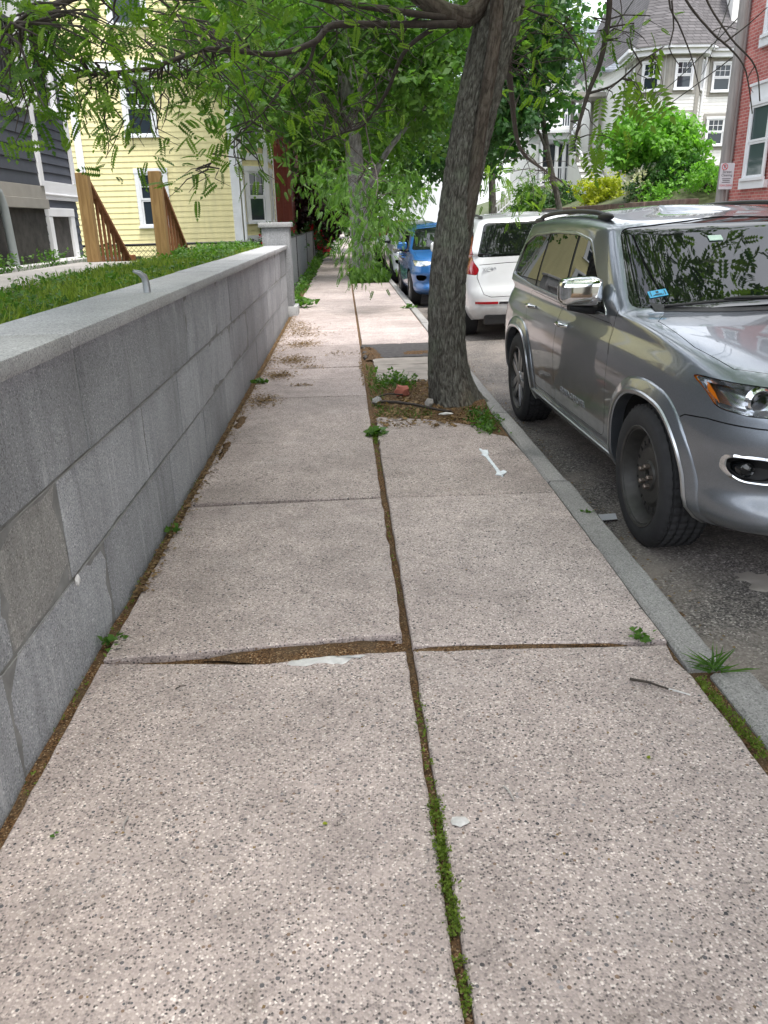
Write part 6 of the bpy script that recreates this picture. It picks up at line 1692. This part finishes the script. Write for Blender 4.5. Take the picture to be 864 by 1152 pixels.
tag(leaves('lawn_grass', gl, 'grass'), 'ragged green grass on the raised lawn behind the granite wall', 'grass', kind='stuff')
wl_ = []
n = 2600; P = np.stack([rng.uniform(-2.45, -1.40, n), rng.uniform(1.5, 14.4, n), rng.uniform(1.15, 1.22, n)], 1)
keep = np.array([noise.noise(Vector((p[0] * 2.3, p[1] * 1.3, 9))) > -.05 for p in P]); P = P[keep]
wl_.append(leaf_batch(P, rng.normal(0, 1, (len(P), 3)) * [1, 1, .4], rng.uniform(.025, .06, len(P)), 'clump4', .8, .4))
n = 700; P = np.stack([rng.uniform(-2.2, -1.42, n), rng.uniform(9.5, 14.4, n), rng.uniform(1.15, 1.30, n)], 1)
wl_.append(leaf_batch(P, rng.normal(0, 1, (n, 3)) * [1, 1, .4], rng.uniform(.04, .08, n), 'clump4', .8, .4))
tag(leaves('lawn_weeds', wl_, 'weed'), 'broad leaved weeds mixed into the raised lawn', 'weeds', kind='stuff')
# growth at the foot of the gray house
b = [blades(350, -3.5, -3.30, 6.5, 12.4, 1.15, .04, .12, .5, dens=2.5)]
n = 200; P = np.stack([rng.uniform(-3.55, -3.28, n), rng.choice([8.3, 9.9, 11.6, 12.2], n) + rng.normal(0, .28, n), rng.uniform(1.17, 1.32, n)], 1)
b.append(leaf_batch(P, rng.normal(0, 1, (n, 3)) * [1, 1, .4], rng.uniform(.04, .08, n), 'clump4', .8, .4))
tag(leaves('house_weeds', b, 'weed'), 'weeds growing along the pale edging of the gray house', 'weeds', kind='stuff')

# joint growth
def line_pts(spec):
    out = []
    for x0, y0, x1, y1, n, w in spec:
        t = rng.uniform(0, 1, n); out.append(np.stack([x0 + (x1 - x0) * t + rng.normal(0, w, n), y0 + (y1 - y0) * t, rng.uniform(-.012, .008, n)], 1))
    return np.concatenate(out)
ms = line_pts([(.198, 1.35, .198, 1.62, 260, .010), (.197, 1.60, .197, 1.82, 230, .011), (.198, 1.16, .2, 1.30, 60, .008), (.198, 1.85, .195, 2.35, 70, .008), (.199, 1.02, .199, 1.10, 30, .007), (1.222, 1.92, 1.205, 2.36, 380, .014), (-1.005, 1.9, -1.005, 5.0, 130, .010), (.188, 4.9, .185, 6.3, 90, .010), (.19, 5.7, .185, 6.05, 110, .014), (.186, 3.0, .186, 4.2, 25, .007)])
tag(leaves('joint_moss', [leaf_batch(ms, rng.normal(0, 1, (len(ms), 3)) + [0, 0, .8], rng.uniform(.006, .015, len(ms)), 'clump4', .6, .6)], 'moss'), 'moss and tiny weeds filling the sidewalk joints', 'moss', kind='stuff')
WL = 'weeds in the cracks of the sidewalk'
def weed(label, x, y, z, n, r, s, tp='simple', mat='weed', lean=.8, name='weed'):
    P = np.stack([x + rng.normal(0, r, n), y + rng.normal(0, r, n), z + rng.uniform(0, r * .9, n)], 1)
    D = up_dirs(n, lean) if tp == 'blade' else rng.normal(0, 1, (n, 3)) * [1, 1, .4] + [0, 0, .35]
    tag(leaves(name, [leaf_batch(P, D, rng.uniform(s * .6, s * 1.3, n), tp, .6, .4)], mat), label, 'weed', WL)
weed('small round leaved weed where the near slab joint meets the granite wall', -.99, 2.80, .004, 26, .024, .034)
weed('small green tuft on the right end of the open slab joint, near the kerb', 1.10, 2.64, .006, 40, .018, .024, 'simple')
weed('spiky grass tuft in the gap between two kerb stones', 1.28, 2.42, -.01, 46, .018, .10, 'blade', lean=1.1)
weed('leafy weed in the centre joint just before the tree pit', .185, 5.95, .0, 44, .035, .07)
weed('tiny weed at the wall foot beside the second slab joint', -.985, 4.0, .0, 26, .02, .03)
weed('clump of weeds at the wall foot short of the pillar', -.93, 8.2, .0, 40, .035, .045)
weed('spreading weed on the sidewalk just past the stone pillar', -.95, 15.9, .02, 120, .16, .12)
weed('tiny weed on the kerb top beside the front wheel', 1.30, 4.05, .0, 18, .012, .022)
weed('leafy weed at the far right corner of the tall slab row, on the kerb', 1.2, 15.2, .01, 40, .06, .07)
# growth along the far fence and in the far strip
b = []
n = 600; t = rng.uniform(0, 1, n) ** .7; P = np.stack([-1.10 + rng.normal(0, .08, n), 15.6 + 24 * t, rng.uniform(0, .15 + .3 * t, n) * rng.uniform(.2, 1, n)], 1)
b.append(leaf_batch(P, rng.normal(0, 1, (n, 3)), rng.uniform(.07, .16, n), 'clump4', .6, .5)); b.append(blades(1300, -1.2, -1.02, 15.4, 39, 0, .06, .2, .5))
tag(leaves('fence_weeds', b, 'weed'), 'weeds and tall grass along the foot of the gray chain link fence', 'weeds', kind='stuff')
b = [blades(2600, .2, 1.2, 22.2, 26.4, -.02, .12, .34, .5), ]
n = 700; P = np.stack([rng.uniform(.2, 1.2, n), rng.uniform(22.1, 26.4, n), rng.uniform(0, .3, n)], 1); b.append(leaf_batch(P, rng.normal(0, 1, (n, 3)), rng.uniform(.08, .15, n), 'clump4', .6, .5))
tag(leaves('strip_weeds', b, 'weed'), 'rank green growth round the foot of the pale trunked tree', 'weeds', kind='stuff')

# dirt
def mound(name, poly, z, h, label=None, cat='dirt', mat='dirt', step=.035, amp=.012, kind='structure'):
    q = jag(poly, step, amp, z + len(poly)); n = len(q); cx = sum(p[0] for p in q) / n; cy = sum(p[1] for p in q) / n
    vs = []; rings = (1, .82, .55, .25)
    for i, k in enumerate(rings):
        for x, y in q:
            X, Y = cx + (x - cx) * k, cy + (y - cy) * k
            vs.append((X, Y, z - .006 + (h + .006) * (1 - k ** 2) ** .6 * (1 + .5 * noise.noise(Vector((X * 14, Y * 14, 2)))) if i else z - .012))
    vs.append((cx, cy, z + h)); fs = []
    for i in range(len(rings) - 1):
        for j in range(n):
            j2 = (j + 1) % n; fs.append((i * n + j, i * n + j2, (i + 1) * n + j2, (i + 1) * n + j))
    for j in range(n): fs.append(((len(rings) - 1) * n + j, (len(rings) - 1) * n + (j + 1) % n, len(vs) - 1))
    o = MB().add(vs, fs).build(name, MT[mat], smooth=180, recalc=True)
    return tag(o, label, cat, kind='stuff')
mound('dirt_drift', [(-.62, 2.665), (-.42, 2.63), (-.33, 2.590), (-.18, 2.595), (.0, 2.618), (.12, 2.640), (.15, 2.745), (-.1, 2.742), (-.35, 2.722), (-.5, 2.70)], -.004, .006, 'brown dirt washed into the open joint below the raised slab')
mound('dirt_drift', [(.20, 2.615), (.5, 2.628), (.8, 2.625), (1.0, 2.618), (1.05, 2.630), (.8, 2.652), (.5, 2.668), (.21, 2.672)], -.003, .004, 'thin line of brown dirt in the open joint on the right slab', amp=.006)
mound('white_patch', [(-.30, 2.585), (-.22, 2.560), (-.08, 2.572), (.03, 2.610), (.06, 2.632), (-.02, 2.640), (-.10, 2.636), (-.18, 2.615), (-.26, 2.612)], -.003, .006, 'ragged white mortar patch on the near edge of the open joint', 'patch', 'whitepatch', step=.018, amp=.022)
mound('dirt_drift', [(1.40, 2.75), (1.52, 2.6), (1.62, 2.85), (1.60, 3.3), (1.50, 3.55), (1.40, 3.3)], road_z(1.5) - .002, .003, 'brown grit gathered in the gutter in front of the gray car', amp=.07)
mound('dirt_drift', [(1.41, 2.0), (1.5, 1.9), (1.58, 2.3), (1.48, 2.6), (1.41, 2.5)], road_z(1.5) - .002, .003, 'brown grit in the gutter at the right edge, nearest the camera', amp=.06)
mound('road_patch', [(1.86, 3.30), (2.05, 3.22), (2.15, 3.36), (2.08, 3.52), (1.92, 3.50), (1.84, 3.42)], road_z(2.0) - .001, .004, 'pale worn patch of concrete in the road in front of the gray car', 'patch', 'oldwalk', amp=.05)
mound('dirt_drift', [(.21, 9.5), (.32, 9.45), (.45, 9.7), (.42, 10.1), (.30, 10.6), (.21, 10.75)], .003, .006, 'brown dirt spilling over the left end of the dark asphalt patch', amp=.04)
mound('dirt_drift', [(.6, 9.75), (.9, 9.68), (1.15, 9.8), (1.1, 10.1), (.8, 10.15), (.62, 10.0)], .003, .004, 'thin brown dirt in the middle of the dark asphalt patch', amp=.04)
# tree pit
xs = np.linspace(.21, 1.215, 26); ys = np.linspace(5.78, 8.08, 50); vs = []
for y in ys:
    for x in xs:
        d = math.hypot(x - .95, y - 6.93); vs.append((x, y, -.022 + .075 * math.exp(-(d / .34) ** 2) + .018 * noise.noise(Vector((x * 5, y * 5, 1))) + .008 * noise.noise(Vector((x * 17, y * 17, 1)))))
tag(MB().add(vs, [(j * 26 + i, j * 26 + i + 1, (j + 1) * 26 + i + 1, (j + 1) * 26 + i) for j in range(49) for i in range(25)]).build('tree_pit_soil', MT['dirt'], smooth=180), kind='structure')
n = 1500; P = np.stack([rng.uniform(.22, 1.2, n), rng.uniform(6.05, 8.1, n), rng.uniform(.0, .03, n)], 1)
lt = [leaf_batch(P, rng.normal(0, 1, (n, 3)) * [1, 1, .2], rng.uniform(.015, .05, n), 'simple', 1.2, .5)]
# seed husks and dry leaflets swept along the wall
n = 2600; yv = rng.uniform(3.2, 14.4, n); wv = np.abs(rng.normal(0, 1, n)) * (.03 + .05 * np.clip((yv - 5) / 4, 0, 1)) ; P = np.stack([-1.0 + wv, yv, rng.uniform(.006, .014, n)], 1)
lt.append(leaf_batch(P, rng.normal(0, 1, (n, 3)) * [1, 1, .1], rng.uniform(.008, .028, n), 'simple', 2, .4))
for cx, cy, rx, ry, k in ((-.76, 8.6, .14, .22, 520), (-.66, 9.6, .2, .3, 700), (-.6, 10.9, .22, .3, 700), (-.8, 7.3, .12, .25, 400), (-.7, 12.4, .2, .6, 600), (-.45, 9.1, .14, .12, 140), (-.55, 11.9, .25, .3, 260), (-.5, 8.0, .10, .08, 90), (-.1, 10.0, .18, .2, 90), (.16, 8.8, .03, .9, 240), (-.8, 13.2, .12, .5, 240)):
    P = np.stack([cx + rng.normal(0, rx * .6, k), cy + rng.normal(0, ry * .6, k), rng.uniform(.006, .016, k)], 1)
    lt.append(leaf_batch(P, rng.normal(0, 1, (k, 3)) * [1, 1, .1], rng.uniform(.010, .03, k), 'simple', 2, .4))
n = 420; P = np.stack([rng.uniform(-.95, 1.15, n), rng.uniform(1.0, 9, n), np.full(n, .011)], 1)
lt.append(leaf_batch(P, rng.normal(0, 1, (n, 3)) * [1, 1, .05], rng.uniform(.005, .012, n), 'simple', 3, .3))
n = 500; P = np.stack([1.42 + np.abs(rng.normal(0, .10, n)), rng.uniform(2, 14, n), np.full(n, road_z(1.5) + .01)], 1)
lt.append(leaf_batch(P, rng.normal(0, 1, (n, 3)) * [1, 1, .1], rng.uniform(.008, .025, n), 'simple', 2, .4))
tag(leaves('leaf_litter', lt, 'litter'), 'dry brown leaflets and seed husks along the wall, tree pit and gutter', 'litter', kind='stuff')
# low drifts of brown matter on the walk by the wall
for i, (cx, cy, rx, ry) in enumerate(((-.93, 5.6, .03, .3), (-.92, 6.5, .035, .25))):
    mound('dirt_drift', [(cx + rx * math.cos(a) * (1 + .3 * math.sin(3 * a + i)), cy + ry * math.sin(a)) for a in np.linspace(0, 6.28, 13)[:-1]], .006, .003, 'brown drift of dry leaf matter on the sidewalk along the wall', amp=.03)
# weeds and grass of the pit
b = [blades(260, .26, .62, 7.55, 8.05, .0, .04, .12, .7), blades(200, .98, 1.2, 5.95, 6.7, .0, .03, .09, .7), blades(200, .3, .7, 6.4, 6.75, .0, .03, .07, .7), blades(240, .21, .30, 6.5, 9.0, -.01, .03, .10, .7)]
n = 200; P = np.concatenate([np.stack([rng.normal(.48, .10, n // 2), rng.normal(7.85, .14, n // 2), rng.uniform(.01, .10, n // 2)], 1), np.stack([rng.normal(1.08, .06, n // 2), rng.normal(6.15, .2, n // 2), rng.uniform(0, .05, n // 2)], 1)])
b.append(leaf_batch(P, rng.normal(0, 1, (len(P), 3)) * [1, 1, .4], rng.uniform(.025, .07, len(P)), 'clump4', .7, .5))
tag(leaves('pit_weeds', b, 'weed'), 'grass and weeds sprouting in the dirt of the tree pit', 'weeds', kind='stuff')

def stick(name, label, pts, r, mat='twig', grp=None):
    tag(MB().tube(pts, list(np.linspace(r, r * .6, len(pts))), 7).build(name, MT[mat], smooth=60), label, 'stick', grp)
stick('stick', 'longest dead branch lying across the tree pit in front of the trunk', [(.25, 7.02, .02), (.42, 6.93, .03), (.58, 6.75, .04), (.76, 6.55, .035), (.86, 6.50, .03)], .016)
stick('stick', 'thin dark stick on the back of the tree pit, right of the trunk', [(1.12, 7.2, .02), (1.18, 7.5, .03), (1.16, 7.9, .02)], .009)
stick('stick', 'short dark stick left of the brick chunk in the tree pit', [(.24, 7.2, .02), (.36, 7.28, .035), (.5, 7.25, .03)], .010)
stick('twig', 'half peeled dark and pale twig on the right slab near the kerb', [(.955, 2.36, .009), (1.01, 2.33, .012), (1.065, 2.285, .010)], .0055)
stick('twig', 'pale bare end of the peeled twig on the right slab', [(1.066, 2.284, .010), (1.10, 2.262, .010), (1.125, 2.245, .009)], .004, 'whitepatch')
stick('twig', 'short pale bent twig right of the centre joint, near the camera', [(.405, 1.84, .006), (.415, 1.815, .009), (.422, 1.775, .006)], .0032, 'path')
stick('twig', 'tiny pale seed stalk on the near left slab', [(-.665, 1.80, .004), (-.668, 1.765, .006), (-.66, 1.735, .004)], .003, 'path')
stick('twig', 'tiny dark curved twig on the near left slab below the joint', [(-.66, 2.44, .004), (-.645, 2.455, .006), (-.625, 2.46, .004)], .0025)
def chunk(name, label, c, r, mat, cat, seed=1, amp=.5):
    tag(MB().blob(c, r, seed, amp, 2).build(name, MT[mat], smooth=30), label, cat)
MT['brickbit'] = M_plain('brick_bit', (.36, .12, .085), .9, var=.2, scale=20, bump=.6)
chunk('brick_chunk', 'broken reddish brick chunk lying in the tree pit', (.50, 7.32, .045), (.075, .06, .055), 'brickbit', 'brick', 3)
chunk('stone', 'gray stone on the left corner of the tree pit', (.25, 7.05, .02), (.05, .06, .04), 'curb', 'stone', 4)
chunk('stone', 'tan stone against the left foot of the trunk', (.70, 6.78, .05), (.04, .04, .04), 'path', 'stone', 5)
chunk('stone', 'gray stone behind the trunk near the kerb', (1.14, 7.55, .03), (.08, .10, .05), 'curb', 'stone', 6)
chunk('pebble', 'whitish flat flake lying right of the centre joint near the camera', (.257, 1.712, .004), (.026, .018, .005), 'whitepatch', 'flake', 7, .4)
chunk('paper_scrap', 'white paper scrap in front of the trunk in the tree pit', (.80, 6.42, .03), (.055, .02, .012), 'whitepatch', 'scrap', 8)
chunk('paper_scrap', 'white scrap in the gutter at the right edge of the picture', (1.475, 2.30, road_z(1.47) + .015), (.05, .045, .018), 'whitepatch', 'scrap', 9)
chunk('pebble', 'small white chip stuck at the foot of the brown granite block', (-1.02, 2.66, .345), (.008, .018, .022), 'whitepatch', 'chip', 11)
m = MB(); q = [(x, y) for y in np.linspace(-.05, .05, 5) for x in np.linspace(-.075, .075, 7)]
cz = road_z(1.52)
m.add([(1.50 + x + y * .2, 4.33 + y + x * .1, cz + .016 + .016 * noise.noise(Vector((x * 40, y * 40, 3)))) for x, y in q], [(j * 7 + i, j * 7 + i + 1, (j + 1) * 7 + i + 1, (j + 1) * 7 + i) for j in range(4) for i in range(6)])
tag(m.build('wrapper', MT['sign'], smooth=40), 'crumpled white wrapper in the gutter by the front wheel', 'wrapper')
for i, (x, y, lb) in enumerate(((-.118, 1.725, 'tiny yellow leaflet on the left slab near the camera'), (.86, 1.93, 'tiny yellow leaflet on the near right slab'), (-.86, 1.74, 'tiny green leaflet at the left side of the near slab'))):
    P = np.array([[x, y, .006], [x + .012, y + .004, .007]])
    tag(leaves('fallen_leaflet', [leaf_batch(P, rng.normal(0, 1, (2, 3)) * [1, 1, .1], np.array([.018, .014]), 'simple', 3, .2)], 'leaf_yellow' if i < 2 else 'weed'), lb, 'leaf', 'fallen leaflets')
# sprayed white mark on the slab before the tree
def ribbon(pts, w):
    return strip(pts, w)
sp = MB()
c_ = curve2([(.945, 5.36), (.938, 5.2), (.945, 5.02), (.952, 4.84), (.950, 4.78)], 5)
L = []; Rr = []
for i, (x, y) in enumerate(c_):
    k = i / (len(c_) - 1); w = .011 + .010 * abs(2 * k - 1) ** 3 + .003 * noise.noise(Vector((y * 30, 0, 0)))
    L.append((x - w, y)); Rr.append((x + w, y))
sp.prism(L + Rr[::-1], 2, .002, .0095)
sp.prism(jag([(.905, 5.25), (.93, 5.20), (.965, 5.27), (.975, 5.37), (.95, 5.33), (.92, 5.40)], .008, .011, 1), 2, .002, .0098)
sp.prism(jag([(.920, 4.78), (.96, 4.73), (1.0, 4.84), (.99, 4.87), (.955, 4.83), (.935, 4.82)], .008, .011, 2), 2, .002, .0101)
tag(sp.build('paint_mark', MT['spray']), 'white spray painted stroke with blotted ends on the slab before the tree', 'paint mark')
# ------------------------------------------------------------------ camera and light
cam_d = bpy.data.cameras.new('camera'); cam = bpy.data.objects.new('camera', cam_d); COL.objects.link(cam)
cam_d.sensor_fit = 'VERTICAL'; cam_d.sensor_height = 24; cam_d.lens = 24 * 882 / 1152
cam_d.clip_start = .05; cam_d.clip_end = 2000
pt, yw, ro = R(20.3), R(2.35), R(1.4)
fw = Vector((math.sin(yw) * math.cos(pt), math.cos(yw) * math.cos(pt), -math.sin(pt)))
rt = Vector((math.cos(yw), -math.sin(yw), 0)); up = rt.cross(fw)
rt2 = rt * math.cos(ro) - up * math.sin(ro); up2 = rt * math.sin(ro) + up * math.cos(ro)
Mx = Matrix((rt2, up2, -fw)).transposed().to_4x4(); Mx.translation = Vector((0, 0, 1.55))
cam.matrix_world = Mx
scene.camera = cam
world = bpy.data.worlds.new('World'); scene.world = world; world.use_nodes = True
nt = world.node_tree; bg = nt.nodes['Background']
sky = nt.nodes.new('ShaderNodeTexSky'); sky.sky_type = 'NISHITA'; sky.sun_disc = False
SE, SR = R(71), R(150)
sky.sun_elevation = SE; sky.sun_rotation = SR; sky.air_density = 1.0; sky.dust_density = 3.5; sky.ozone_density = 1.0
# thin bright cloud over the blue
tc = nt.nodes.new('ShaderNodeTexCoord'); nz = nt.nodes.new('ShaderNodeTexNoise'); nz.inputs['Scale'].default_value = 2.2; nz.inputs['Detail'].default_value = 6
nt.links.new(tc.outputs['Generated'], nz.inputs['Vector'])
rp = nt.nodes.new('ShaderNodeValToRGB'); rp.color_ramp.elements[0].position = .40; rp.color_ramp.elements[1].position = .66
rp.color_ramp.elements[0].color = (.22, .22, .22, 1)
nt.links.new(nz.outputs['Fac'], rp.inputs['Fac'])
mxn = nt.nodes.new('ShaderNodeMix'); mxn.data_type = 'RGBA'
nt.links.new(rp.outputs['Color'], mxn.inputs[0]); nt.links.new(sky.outputs[0], mxn.inputs[6]); mxn.inputs[7].default_value = (11.5, 11.8, 12.3, 1)
nt.links.new(mxn.outputs[2], bg.inputs['Color']); bg.inputs['Strength'].default_value = .13
sd = bpy.data.lights.new('sun', 'SUN'); sd.energy = 2.4; sd.angle = R(14); sd.color = (1, .97, .92)
so = bpy.data.objects.new('sun', sd); COL.objects.link(so)
# direction towards the sun, matching the sky's rotation (clockwise from +Y)
dv = Vector((math.sin(SR) * math.cos(SE), math.cos(SR) * math.cos(SE), math.sin(SE)))
so.rotation_euler = dv.to_track_quat('Z', 'Y').to_euler()
scene.view_settings.view_transform = 'Standard'; scene.view_settings.look = 'None'
scene.view_settings.gamma = 1; scene.view_settings.exposure = 1.02
